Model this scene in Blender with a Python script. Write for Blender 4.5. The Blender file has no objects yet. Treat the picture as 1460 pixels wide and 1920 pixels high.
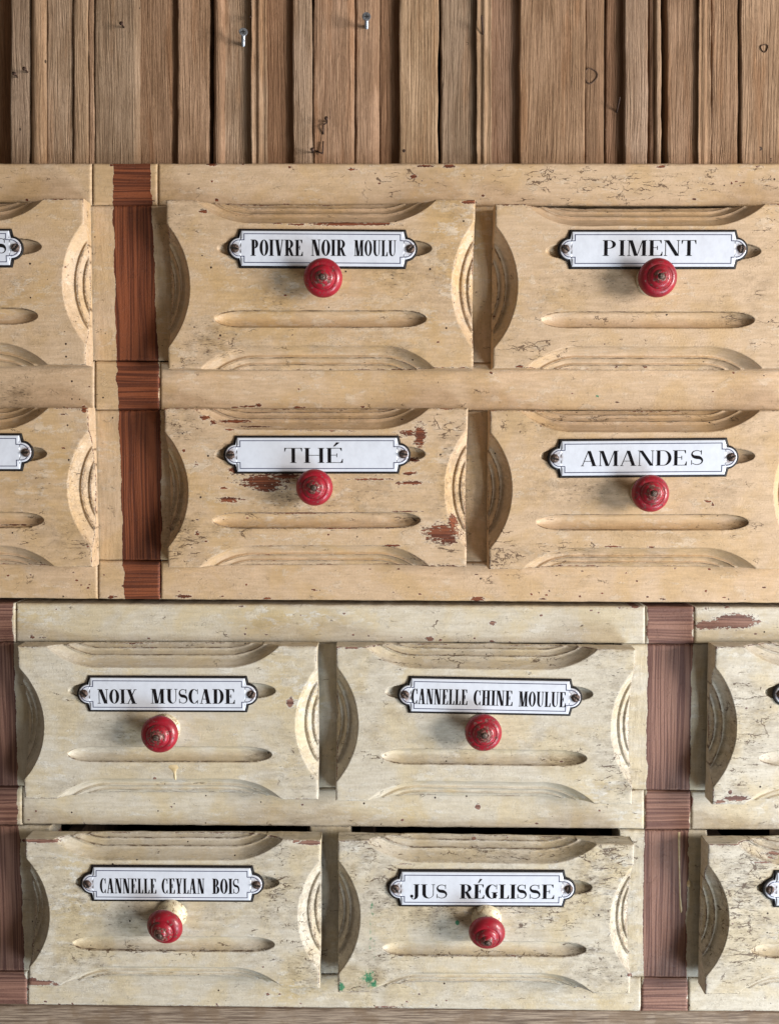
import bpy, bmesh, math, random
import numpy as np
from mathutils import Vector, Matrix

random.seed(7)
scene = bpy.context.scene
COL = scene.collection

# ------------------------------------------------------------------ camera
F, CX, CY, D = 1800.0, 730.0, 960.0, 0.54        # focal length (photo px), image centre, distance to the frame (m)
PITCH = math.atan(130.0 / F)                      # looking slightly down
cam_d = bpy.data.cameras.new("camera")
cam = bpy.data.objects.new("camera", cam_d); COL.objects.link(cam)
cam_d.sensor_fit = 'VERTICAL'; cam_d.sensor_height = 24.0; cam_d.lens = 24.0 * F / 1920.0
cam_d.clip_start = 0.02; cam_d.clip_end = 100
cam.location = (0, -D, 0)
cam.rotation_euler = (math.pi / 2 - PITCH, 0, 0)
scene.camera = cam

# ------------------------------------------------------------------ light
world = bpy.data.worlds.new("World"); scene.world = world; world.use_nodes = True
bg = world.node_tree.nodes["Background"]
bg.inputs[0].default_value = (1.0, 0.87, 0.72, 1); bg.inputs[1].default_value = 0.175
def area(name, loc, target, sx, sy, power, col):
    l = bpy.data.lights.new(name, 'AREA'); l.shape = 'RECTANGLE'; l.size = sx; l.size_y = sy
    l.energy = power; l.color = col
    o = bpy.data.objects.new(name, l); COL.objects.link(o); o.location = loc
    d = Vector(target) - Vector(loc); o.rotation_euler = d.to_track_quat('-Z', 'Y').to_euler()
    return o
area("window_light", (1.85, -1.02, 0.02), (0, 0, 0), 0.62, 0.80, 71, (1.0, 0.965, 0.925))
area("low_cool_fill", (0.95, -0.78, -0.95), (0.0, 0, -0.40), 0.6, 0.5, 18, (0.74, 0.88, 1.0))  # added cool fill from low right to brighten the lower rows, no known doorway
scene.view_settings.view_transform = 'Standard'; scene.view_settings.look = 'None'
scene.view_settings.exposure = 0.0; scene.view_settings.gamma = 1.0

# ------------------------------------------------------------------ geometry of the shot
cp, sp = math.cos(PITCH), math.sin(PITCH)
def at(px, py, Y=0.0):
    """the point of the plane y=Y that the photograph shows at (px, py)"""
    a = (px - CX) / F; b = -(py - CY) / F
    dx, dy, dz = a, cp + b * sp, b * cp - sp
    t = (Y + D) / dy
    return Vector((a * t, Y, dz * t))
def at_np(px, py, Y):
    a = (px - CX) / F; b = -(py - CY) / F
    dy = cp + b * sp; dz = b * cp - sp
    t = (Y + D) / dy
    return np.stack([a * t, Y + 0 * a, dz * t], -1)
def to_px(P):
    x = P[..., 0]; y = P[..., 1] + D; z = P[..., 2]
    depth = y * cp - z * sp
    up = y * sp + z * cp
    return CX + F * x / depth, CY - F * up / depth

# ------------------------------------------------------------------ numpy noise
def _hash(ix, iy, seed):
    h = (ix.astype(np.int64) * 374761393 + iy.astype(np.int64) * 668265263 + seed * 974634777) & 0xffffffff
    h = ((h ^ (h >> 13)) * 1274126177) & 0xffffffff
    h = ((h ^ (h >> 16)) * 2246822519) & 0xffffffff
    return ((h ^ (h >> 15)) & 0xffffff) / float(0xffffff)
def vnoise(x, y, seed=0):
    ix = np.floor(x); iy = np.floor(y); fx = x - ix; fy = y - iy
    fx = fx * fx * (3 - 2 * fx); fy = fy * fy * (3 - 2 * fy)
    a = _hash(ix, iy, seed); b = _hash(ix + 1, iy, seed); c = _hash(ix, iy + 1, seed); d = _hash(ix + 1, iy + 1, seed)
    return (a * (1 - fx) + b * fx) * (1 - fy) + (c * (1 - fx) + d * fx) * fy
def fbm(x, y, seed=0, oct=4):
    s = 0 * x; a = 1.0; t = 0
    for k in range(oct):
        s = s + a * vnoise(x * 2 ** k, y * 2 ** k, seed + 17 * k); t += a; a *= 0.55
    return s / t - 0.5                                           # about -0.4 .. 0.4

# ------------------------------------------------------------------ objects
def link(o, parent=None):
    COL.objects.link(o)
    if parent is not None: o.parent = parent
    return o
def thing(name, label, cat, loc=(0, 0, 0), group=None):
    o = bpy.data.objects.new(name, None); o.empty_display_size = 0.02
    COL.objects.link(o); o.location = loc
    o['label'] = label; o['category'] = cat
    if group: o['group'] = group
    return o
def world_loc(o):
    v = Vector((0, 0, 0))
    while o is not None:
        v += o.location; o = o.parent
    return v
def grid_obj(name, P, mat, parent=None, attrs=None, smooth=True, origin=None):
    """P: (n, m, 3) world points. ONE mesh; its origin at `origin` (world)."""
    n, m = P.shape[:2]
    if origin is None: origin = P.reshape(-1, 3).mean(0)
    origin = Vector([float(v) for v in origin])
    V = P.reshape(-1, 3) - np.array(origin[:])
    i, j = np.meshgrid(np.arange(n - 1), np.arange(m - 1), indexing='ij')
    a = (i * m + j).ravel()
    Q = np.stack([a, a + 1, a + m + 1, a + m], -1)
    me = bpy.data.meshes.new(name)
    me.vertices.add(n * m); me.vertices.foreach_set("co", V.astype(np.float32).ravel())
    me.loops.add(Q.size); me.loops.foreach_set("vertex_index", Q.astype(np.int32).ravel())
    me.polygons.add(len(Q)); me.polygons.foreach_set("loop_start", np.arange(0, Q.size, 4, dtype=np.int32))
    me.update(calc_edges=True)
    me.polygons.foreach_set("use_smooth", np.full(len(Q), smooth))
    for k, v in (attrs or {}).items():
        at_ = me.attributes.new(k, 'FLOAT', 'POINT'); at_.data.foreach_set("value", v.astype(np.float32).ravel())
    me.materials.append(mat)
    o = bpy.data.objects.new(name, me); link(o, parent)
    o.location = origin - (world_loc(parent) if parent else Vector((0, 0, 0)))
    return o
def bm_obj(name, bm, mat, parent=None, origin=(0, 0, 0), smooth=False):
    """bm holds world coordinates"""
    bmesh.ops.translate(bm, verts=bm.verts, vec=-Vector(origin))
    me = bpy.data.meshes.new(name); bm.to_mesh(me); bm.free()
    me.materials.append(mat)
    if smooth: me.polygons.foreach_set("use_smooth", [True] * len(me.polygons))
    o = bpy.data.objects.new(name, me); link(o, parent)
    o.location = Vector(origin) - (world_loc(parent) if parent else Vector((0, 0, 0)))
    return o
def add_box(bm, x0, x1, y0, y1, z0, z1):
    r = bmesh.ops.create_cube(bm, size=1.0)
    for v in r['verts']:
        v.co = Vector(((x0 + x1) / 2 + v.co.x * (x1 - x0), (y0 + y1) / 2 + v.co.y * (y1 - y0), (z0 + z1) / 2 + v.co.z * (z1 - z0)))
def add_lathe(bm, prof, M, seg=48):
    """prof: (radius, height) along local z; M: matrix to world"""
    rings = []
    for r, h in prof:
        if r < 1e-7: rings.append([bm.verts.new(M @ Vector((0, 0, h)))])
        else: rings.append([bm.verts.new(M @ Vector((r * math.cos(2 * math.pi * k / seg), r * math.sin(2 * math.pi * k / seg), h))) for k in range(seg)])
    for a, b in zip(rings, rings[1:]):
        for k in range(seg):
            k2 = (k + 1) % seg
            if len(a) == 1 and len(b) == 1: continue
            if len(a) == 1: bm.faces.new((a[0], b[k], b[k2]))
            elif len(b) == 1: bm.faces.new((a[k], b[0], a[k2]))
            else: bm.faces.new((a[k], b[k], b[k2], a[k2]))

# ------------------------------------------------------------------ materials
class NT:
    def __init__(self, name):
        self.m = bpy.data.materials.new(name); self.m.use_nodes = True
        self.t = self.m.node_tree; self.bsdf = self.t.nodes["Principled BSDF"]
        self.out = self.t.nodes["Material Output"]
    def put(self, sock, v):
        if isinstance(v, bpy.types.NodeSocket): self.t.links.new(v, sock)
        elif isinstance(v, (tuple, list)) and sock.type == 'RGBA' and len(v) == 3: sock.default_value = (*v, 1)
        else: sock.default_value = v
    def coords(self, scale=(1, 1, 1), rnd=True):
        """object coordinates in millimetres, shifted per object"""
        tc = self.t.nodes.new('ShaderNodeTexCoord')
        v = self.vm('MULTIPLY', tc.outputs['Object'], (1000, 1000, 1000))
        if rnd:
            oi = self.t.nodes.new('ShaderNodeObjectInfo')
            c = self.t.nodes.new('ShaderNodeCombineXYZ')
            r = self.ma('MULTIPLY', oi.outputs['Random'], 917.0)
            for k in range(3): self.t.links.new(r, c.inputs[k])
            v = self.vm('ADD', v, c.outputs[0])
        return v
    def vm(self, op, a, b):
        n = self.t.nodes.new('ShaderNodeVectorMath'); n.operation = op
        self.put(n.inputs[0], a); self.put(n.inputs[1], b); return n.outputs[0]
    def ma(self, op, a, b=0.0, c=0.0, clamp=False):
        n = self.t.nodes.new('ShaderNodeMath'); n.operation = op; n.use_clamp = clamp
        self.put(n.inputs[0], a); self.put(n.inputs[1], b)
        if op in ('MULTIPLY_ADD', 'SMOOTH_MIN', 'WRAP'): self.put(n.inputs[2], c)
        return n.outputs[0]
    def noise(self, v, scale=1.0, detail=4, rough=0.55, dist=0.0, col=False):
        n = self.t.nodes.new('ShaderNodeTexNoise'); self.put(n.inputs['Vector'], v)
        n.inputs['Scale'].default_value = scale; n.inputs['Detail'].default_value = detail
        n.inputs['Roughness'].default_value = rough; n.inputs['Distortion'].default_value = dist
        return n.outputs['Color' if col else 'Fac']
    def voro(self, v, scale=1.0, feature='DISTANCE_TO_EDGE', out='Distance'):
        n = self.t.nodes.new('ShaderNodeTexVoronoi'); n.feature = feature; self.put(n.inputs['Vector'], v)
        n.inputs['Scale'].default_value = scale; return n.outputs[out]
    def step(self, v, a, b, lo=0.0, hi=1.0):
        n = self.t.nodes.new('ShaderNodeMapRange'); n.interpolation_type = 'SMOOTHSTEP'
        self.put(n.inputs[0], v); self.put(n.inputs[1], a); self.put(n.inputs[2], b)
        self.put(n.inputs[3], lo); self.put(n.inputs[4], hi); return n.outputs[0]
    def mix(self, f, a, b, mode='MIX'):
        n = self.t.nodes.new('ShaderNodeMix'); n.data_type = 'RGBA'; n.blend_type = mode
        self.put(n.inputs[0], f); self.put(n.inputs[6], a); self.put(n.inputs[7], b); return n.outputs[2]
    def attr(self, name):
        n = self.t.nodes.new('ShaderNodeAttribute'); n.attribute_name = name; return n.outputs['Fac']
    def bump(self, h, dist=0.0005, strength=1.0):
        n = self.t.nodes.new('ShaderNodeBump'); n.inputs['Distance'].default_value = dist
        n.inputs['Strength'].default_value = strength; self.put(n.inputs['Height'], h)
        self.t.links.new(n.outputs[0], self.bsdf.inputs['Normal'])
    def set(self, **k):
        for a, b in k.items(): self.put(self.bsdf.inputs[a.replace('_', ' ')], b)
        return self.m

def srgb(r, g, b):
    f = lambda c: (c / 255 / 12.92) if c / 255 <= 0.04045 else ((c / 255 + 0.055) / 1.055) ** 2.4
    return (f(r), f(g), f(b))

def wood_color(n, v, vertical, dark, light, lines=1.0):
    """stained softwood: long grain bands with fine fibres"""
    s1 = (0.30 * lines, 0.30 * lines, 0.012) if vertical else (0.012, 0.45 * lines, 0.45 * lines)
    s2 = (2.6, 2.6, 0.05) if vertical else (0.05, 2.6, 2.6)
    a = n.noise(n.vm('MULTIPLY', v, s1), 1.0, 3, 0.5, 0.1)
    b = n.noise(n.vm('MULTIPLY', v, s2), 1.0, 4, 0.6)
    s3 = (0.85 * lines, 0.85 * lines, 0.010) if vertical else (0.010, 1.1 * lines, 1.1 * lines)
    s4 = (0.10, 0.10, 0.012) if vertical else (0.012, 0.10, 0.10)
    wv = n.vm('MULTIPLY', n.vm('SUBTRACT', n.noise(n.vm('MULTIPLY', v, s4), 1.0, 2, 0.5, 0, True), (0.5, 0.5, 0.5)), (5.0, 0.0, 5.0))
    bn = n.noise(n.vm('MULTIPLY', n.vm('ADD', v, wv), s3), 1.0, 2, 0.55)
    band = n.step(n.ma('ADD', bn, n.ma('MULTIPLY', n.ma('SUBTRACT', a, 0.5), 0.25)), 0.40, 0.60)
    f = n.ma('ADD', n.ma('MULTIPLY', band, 0.72), n.ma('MULTIPLY', n.ma('SUBTRACT', b, 0.2), 0.5), clamp=True)
    return n.mix(f, dark, light), b, band

def make_paint(name, base, yellow, pale, wood_d, wood_l, vertical=False, gloss=0.42):
    n = NT(name); v = n.coords()
    chip, crack, dirt, green = n.attr('chip'), n.attr('crack'), n.attr('dirt'), n.attr('green')
    ylw = n.attr('tone')
    # paint layers
    lo = n.noise(v, 0.035, 5, 0.6, 0.4)
    st = n.noise(n.vm('MULTIPLY', v, (0.08, 0.6, 0.6) if not vertical else (0.6, 0.6, 0.08)), 1.0, 4, 0.6)
    c = n.mix(n.ma('ADD', n.step(lo, 0.42, 0.62, 0.0, 0.6), ylw, clamp=True), base, yellow)
    scuff_n = n.noise(n.vm('MULTIPLY', v, (0.10, 0.22, 0.22)), 1.0, 8, 0.72)
    scuff = n.ma('MULTIPLY', n.step(scuff_n, 0.53, 0.60), n.step(n.noise(v, 0.03, 3, 0.5), 0.45, 0.60, 0.0, 0.45))
    scuff = n.ma('ADD', scuff, n.ma('MULTIPLY', n.ma('MULTIPLY', n.step(scuff_n, 0.50, 0.56), ylw), 1.1), clamp=True)
    c = n.mix(scuff, c, pale)
    c = n.mix(n.step(st, 0.30, 0.72, 0.30, 0.0), c, tuple(x * 0.55 for x in yellow))
    mott = n.noise(v, 0.9, 4, 0.7)
    c = n.mix(n.step(mott, 0.50, 0.75, 0.0, 0.42), c, tuple(x * 0.62 for x in base))
    fine = n.noise(n.vm('MULTIPLY', v, (1.2, 2.4, 2.4)), 1.0, 3, 0.8)
    c = n.mix(n.step(fine, 0.50, 0.78, 0.0, 0.35), c, tuple(x * 0.5 for x in base))
    # grime: soft film plus streaky black marks
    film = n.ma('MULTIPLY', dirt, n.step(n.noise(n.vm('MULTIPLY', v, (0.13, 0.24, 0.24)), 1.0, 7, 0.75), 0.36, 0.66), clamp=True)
    big = n.noise(n.vm('MULTIPLY', v, (0.022, 0.05, 0.05)), 1.0, 4, 0.6)
    c = n.mix(n.step(big, 0.45, 0.70, 0.0, 0.08), c, tuple(x * 0.55 for x in yellow))
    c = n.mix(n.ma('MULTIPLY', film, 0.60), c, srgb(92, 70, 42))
    mk = n.noise(n.vm('MULTIPLY', v, (0.35, 1.5, 1.5)), 1.0, 5, 0.72)
    mthr = n.ma('SUBTRACT', 0.685, n.ma('MULTIPLY', dirt, 0.15))
    mark = n.step(mk, mthr, n.ma('ADD', mthr, 0.05))
    c = n.mix(n.ma('MULTIPLY', mark, 0.75), c, srgb(56, 42, 32))
    # pinholes
    vd = n.voro(v, 0.22, 'F1'); vc = n.voro(v, 0.22, 'F1', 'Color')
    sep = n.t.nodes.new('ShaderNodeSeparateColor'); n.t.links.new(vc, sep.inputs[0])
    psz = n.step(sep.outputs[0], 0.70, 1.0, 0.0, 0.13)
    pin = n.ma('MULTIPLY', n.ma('LESS_THAN', vd, psz), n.ma('GREATER_THAN', sep.outputs[1], 0.45))
    # craquelure
    wob = n.vm('MULTIPLY', n.vm('SUBTRACT', n.noise(v, 0.35, 3, 0.6, 0, True), (0.5, 0.5, 0.5)), (6.0, 6.0, 6.0))
    cv = n.vm('MULTIPLY', n.vm('ADD', v, wob), (0.055, 0.125, 0.125))
    cd = n.voro(cv, 1.0)
    gate = n.ma('ADD', n.ma('MULTIPLY', crack, 0.22), n.noise(v, 0.10, 2, 0.5))
    gw = n.step(gate, 0.63, 0.82)
    cr = n.ma('LESS_THAN', cd, n.ma('MULTIPLY', gw, 0.024))
    cv2 = n.vm('MULTIPLY', n.vm('ADD', v, n.vm('MULTIPLY', wob, (1, .4, .4))), (0.06, 0.36, 0.36))
    cd2 = n.voro(n.vm('ADD', cv2, (31.0, 7.0, 3.0)), 1.0)
    gate2 = n.ma('ADD', n.ma('MULTIPLY', crack, 0.20), n.noise(n.vm('MULTIPLY', v, (0.10, 0.30, 0.30)), 1.0, 3, 0.55))
    cr2 = n.ma('LESS_THAN', cd2, n.ma('MULTIPLY', n.step(gate2, 0.655, 0.82), 0.055))
    crk = n.ma('MAXIMUM', cr, cr2)
    c = n.mix(n.ma('MULTIPLY', crk, 0.78), c, srgb(74, 48, 30))
    c = n.mix(n.step(n.attr('line'), 0.25, 1.0, 0.0, 0.45), c, srgb(96, 70, 42))  # constant darkening of steps and lips: grime plus edge shading put into the colour
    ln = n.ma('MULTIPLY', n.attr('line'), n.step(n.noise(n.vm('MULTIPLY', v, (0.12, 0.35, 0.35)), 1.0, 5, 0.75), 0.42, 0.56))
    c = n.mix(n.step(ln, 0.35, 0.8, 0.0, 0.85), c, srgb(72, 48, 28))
    c = n.mix(pin, c, srgb(48, 30, 20))
    # green splashes
    gn = n.ma('ADD', green, n.ma('MULTIPLY', n.ma('SUBTRACT', n.noise(n.vm('MULTIPLY', v, (0.8, 0.8, 0.5)), 1.0, 5, 0.75), 0.5), 1.7))
    c = n.mix(n.step(gn, 0.42, 0.75, 0.0, 0.9), c, srgb(26, 122, 84))
    # bare wood where the paint is off
    cn = n.ma('SUBTRACT', n.noise(n.vm('MULTIPLY', v, (0.45, 1.1, 1.1) if not vertical else (1.1, 1.1, 0.6)), 1.0, 6, 0.7), 0.5)
    bare_f = n.ma('ADD', chip, n.ma('MULTIPLY', cn, 1.5))
    bare = n.step(bare_f, 0.0, 0.05)
    rim = n.ma('MULTIPLY', n.step(bare_f, -0.16, 0.0), n.ma('SUBTRACT', 1.0, bare))
    wc, fib, band = wood_color(n, v, vertical, wood_d, wood_l)
    c = n.mix(n.ma('MULTIPLY', rim, 0.5), c, pale)
    c = n.mix(bare, c, wc)
    h = n.ma('MULTIPLY', bare, -0.55)
    h = n.ma('ADD', h, n.ma('MULTIPLY', crk, -0.9))
    h = n.ma('ADD', h, n.ma('MULTIPLY', pin, -0.8))
    h = n.ma('ADD', h, n.ma('MULTIPLY', st, 0.28))
    h = n.ma('ADD', h, n.ma('MULTIPLY', mott, 0.30))
    h = n.ma('ADD', h, n.ma('MULTIPLY', n.ma('MULTIPLY', n.ma('ADD', fib, band), bare), 0.10))
    h = n.ma('ADD', h, n.ma('MULTIPLY', n.step(scuff_n, 0.55, 0.6), 0.10))
    n.bump(h, 0.0006, 1.0)
    rough = n.ma('ADD', n.ma('MULTIPLY', bare, 0.12), n.step(mott, 0.3, 0.7, gloss, gloss + 0.22))
    return n.set(Base_Color=c, Roughness=rough, Specular_IOR_Level=0.35)

UP_D, UP_L = srgb(74, 34, 20), srgb(138, 76, 46)
LO_D, LO_L = srgb(92, 60, 54), srgb(152, 114, 98)
UPB, UPY, UPP = srgb(210, 181, 150), srgb(202, 167, 119), srgb(224, 206, 184)
LOB, LOY, LOP = srgb(211, 202, 186), srgb(208, 188, 148), srgb(229, 226, 219)
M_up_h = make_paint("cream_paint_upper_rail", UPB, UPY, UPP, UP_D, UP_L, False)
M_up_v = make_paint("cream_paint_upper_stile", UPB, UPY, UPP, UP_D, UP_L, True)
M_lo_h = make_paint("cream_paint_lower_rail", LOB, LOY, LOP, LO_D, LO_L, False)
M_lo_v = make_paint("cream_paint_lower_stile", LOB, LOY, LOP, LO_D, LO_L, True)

def make_plank_mat(name):
    n = NT(name); v = n.coords()
    oi = n.t.nodes.new('ShaderNodeObjectInfo')
    d = n.vm('MULTIPLY', n.vm('SUBTRACT', n.noise(n.vm('MULTIPLY', v, (0.05, 0.05, 0.012)), 1.0, 3, 0.5, 0, True), (0.5, 0.5, 0.5)), (5.0, 0.0, 0.0))
    vv = n.vm('ADD', v, d)
    ring = n.noise(n.vm('MULTIPLY', vv, (0.22, 0.22, 0.006)), 1.0, 2, 0.5)
    rs = n.step(n.ma('SINE', n.ma('MULTIPLY', ring, 46.0)), -0.4, 1.0)
    fib = n.noise(n.vm('MULTIPLY', vv, (2.2, 2.2, 0.045)), 1.0, 5, 0.7)
    fib3 = n.noise(n.vm('MULTIPLY', vv, (0.95, 0.95, 0.022)), 1.0, 4, 0.75)
    fib2 = n.noise(n.vm('MULTIPLY', vv, (5.5, 5.5, 0.16)), 1.0, 3, 0.7)
    grit = n.noise(n.vm('MULTIPLY', v, (1.2, 1.2, 0.5)), 1.0, 5, 0.8)
    blot = n.noise(n.vm('MULTIPLY', v, (0.07, 0.07, 0.022)), 1.0, 4, 0.6)
    base = oi.outputs['Color']
    c = n.mix(n.ma('MULTIPLY', rs, 0.34), base, n.mix(1.0, base, (0.50, 0.42, 0.36), 'MULTIPLY'))
    c = n.mix(n.step(fib, 0.35, 0.62, 0.55, 0.0), c, n.mix(1.0, base, (0.50, 0.43, 0.38), 'MULTIPLY'))
    c = n.mix(n.step(fib2, 0.50, 0.75, 0.0, 0.35), c, n.mix(1.0, base, (1.5, 1.45, 1.4), 'MULTIPLY'))
    c = n.mix(n.step(blot, 0.42, 0.62, 0.0, 0.75), c, n.mix(1.0, base, (1.25, 1.28, 1.36), 'MULTIPLY'))
    warm = n.noise(n.vm('MULTIPLY', v, (0.11, 0.11, 0.012)), 1.0, 3, 0.6)
    c = n.mix(n.step(warm, 0.52, 0.70, 0.0, 0.5), c, n.mix(1.0, base, (0.95, 0.74, 0.56), 'MULTIPLY'))
    c = n.mix(n.step(fib3, 0.38, 0.60, 0.34, 0.0), c, n.mix(1.0, base, (0.45, 0.38, 0.33), 'MULTIPLY'))
    c = n.mix(n.step(grit, 0.55, 0.72, 0.0, 0.30), c, n.mix(1.0, base, (0.5, 0.45, 0.4), 'MULTIPLY'))
    # knots and dents
    ck = n.noise(n.vm('MULTIPLY', vv, (1.1, 1.1, 0.035)), 1.0, 2, 0.5)
    check = n.step(ck, 0.73, 0.76)
    c = n.mix(n.ma('MULTIPLY', check, 0.75), c, n.mix(1.0, base, (0.18, 0.13, 0.10), 'MULTIPLY'))
    sv = n.voro(n.vm('MULTIPLY', v, (1, 1, 0.6)), 0.10, 'F1'); sc = n.voro(n.vm('MULTIPLY', v, (1, 1, 0.6)), 0.10, 'F1', 'Color')
    sep = n.t.nodes.new('ShaderNodeSeparateColor'); n.t.links.new(sc, sep.inputs[0])
    hole = n.ma('LESS_THAN', sv, n.step(sep.outputs[0], 0.80, 1.0, 0.0, 0.07))
    c = n.mix(n.ma('MULTIPLY', hole, 0.85), c, srgb(38, 26, 18))
    h = n.ma('ADD', n.ma('MULTIPLY', rs, -0.35), n.ma('MULTIPLY', fib, 0.9))
    h = n.ma('ADD', h, n.ma('MULTIPLY', fib2, 0.35))
    h = n.ma('ADD', h, n.ma('MULTIPLY', fib3, 1.3))
    h = n.ma('ADD', h, n.ma('MULTIPLY', grit, 0.35))
    h = n.ma('ADD', h, n.ma('MULTIPLY', check, -1.2))
    h = n.ma('ADD', h, n.ma('MULTIPLY', hole, -1.5))
    n.bump(h, 0.0008, 1.0)
    return n.set(Base_Color=c, Roughness=0.72, Specular_IOR_Level=0.25)
M_plank = make_plank_mat("weathered_plank_wood")

def make_plain(name, col, rough=0.6, metal=0.0, col2=None, scale=0.6, bump=0.0, spec=0.5, **kw):
    n = NT(name); c = col
    if col2:
        v = n.coords(); f = n.noise(v, scale, 5, 0.65)
        c = n.mix(n.step(f, 0.42, 0.62), col, col2)
        if bump: n.bump(f, bump, 1.0)
    return n.set(Base_Color=c, Roughness=rough, Metallic=metal, Specular_IOR_Level=spec, **kw)
M_black = make_plain("black_enamel", srgb(18, 17, 19), 0.48, 0, srgb(44, 38, 35), 1.2, 0.0002, spec=0.25)
M_letter = make_plain("black_letter_enamel", srgb(12, 12, 18), 0.16, 0, spec=0.6)
M_line = make_plain("blue_black_enamel_line", srgb(44, 48, 84), 0.22, 0)
M_rust = make_plain("rusty_screw_steel", srgb(70, 52, 44), 0.48, 0.55, srgb(112, 96, 88), 1.6, 0.0003)
M_zinc = make_plain("zinc_screw_steel", srgb(170, 174, 182), 0.42, 0.8, srgb(112, 112, 116), 1.0, 0.0001)
M_nail = make_plain("rusted_nail_iron", srgb(44, 30, 24), 0.65, 0.3, srgb(84, 56, 40), 1.4, 0.0002)
M_inner = make_plain("old_interior_wood", srgb(66, 50, 38), 0.85, 0, srgb(92, 70, 52), 0.12, 0.0003)
M_slot = make_plain("black_slot_fill", srgb(16, 12, 10), 0.9, 0)  # plain black fill of the screw slots

def make_enamel():
    n = NT("white_enamel"); v = n.coords()
    f = n.noise(v, 0.25, 4, 0.6); g = n.noise(v, 0.9, 5, 0.75)
    c = n.mix(n.step(f, 0.4, 0.7, 0.0, 0.5), srgb(214, 218, 228), srgb(204, 207, 217))
    c = n.mix(n.step(g, 0.66, 0.74, 0.0, 0.5), c, srgb(168, 150, 132))
    w = n.coords(rnd=False); sp = n.t.nodes.new('ShaderNodeSeparateXYZ'); n.t.links.new(w, sp.inputs[0])
    dx = n.ma('SUBTRACT', n.ma('ABSOLUTE', sp.outputs[0]), 47.6)
    ds = n.ma('SQRT', n.ma('ADD', n.ma('MULTIPLY', dx, dx), n.ma('MULTIPLY', sp.outputs[2], sp.outputs[2])))
    rust = n.ma('MULTIPLY', n.step(ds, 2.2, 5.0, 1.0, 0.0), n.step(g, 0.40, 0.62))
    c = n.mix(n.ma('MULTIPLY', rust, 0.75), c, srgb(122, 84, 58))
    n.bump(n.noise(v, 0.10, 3, 0.5), 0.0006, 0.5)
    return n.set(Base_Color=c, Roughness=0.24, Specular_IOR_Level=0.45, Coat_Weight=0.15, Coat_Roughness=0.06)
M_enamel = make_enamel()

def make_knob():
    n = NT("worn_red_gloss_paint"); v = n.coords()
    wear, cream = n.attr('wear'), n.attr('cream')
    f = n.noise(v, 0.5, 6, 0.72); g = n.noise(v, 0.16, 3, 0.5)
    c = n.mix(n.step(g, 0.4, 0.65, 0.0, 0.7), srgb(156, 17, 38), srgb(122, 12, 28))
    und = n.step(n.ma('ADD', wear, n.ma('MULTIPLY', n.ma('SUBTRACT', f, 0.5), 2.9)), 0.42, 0.50)
    undc = n.mix(n.step(n.noise(v, 0.9, 3, 0.6), 0.4, 0.6), srgb(74, 42, 32), srgb(138, 104, 92))
    c = n.mix(n.ma('MULTIPLY', und, 0.9), c, undc)
    crn = n.step(n.ma('ADD', cream, n.ma('MULTIPLY', n.ma('SUBTRACT', f, 0.5), 0.8)), 0.42, 0.55)
    crc = n.mix(n.step(n.noise(v, 0.4, 5, 0.7), 0.5, 0.62), srgb(222, 208, 176), srgb(140, 112, 76))
    c = n.mix(crn, c, crc)
    h = n.ma('ADD', n.ma('MULTIPLY', und, -0.8), n.ma('MULTIPLY', f, 0.25))
    n.bump(h, 0.0003, 0.8)
    return n.set(Base_Color=c, Roughness=n.step(f, 0.3, 0.7, 0.28, 0.62), Coat_Weight=0.22, Coat_Roughness=0.15)
M_knob = make_knob()

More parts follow.
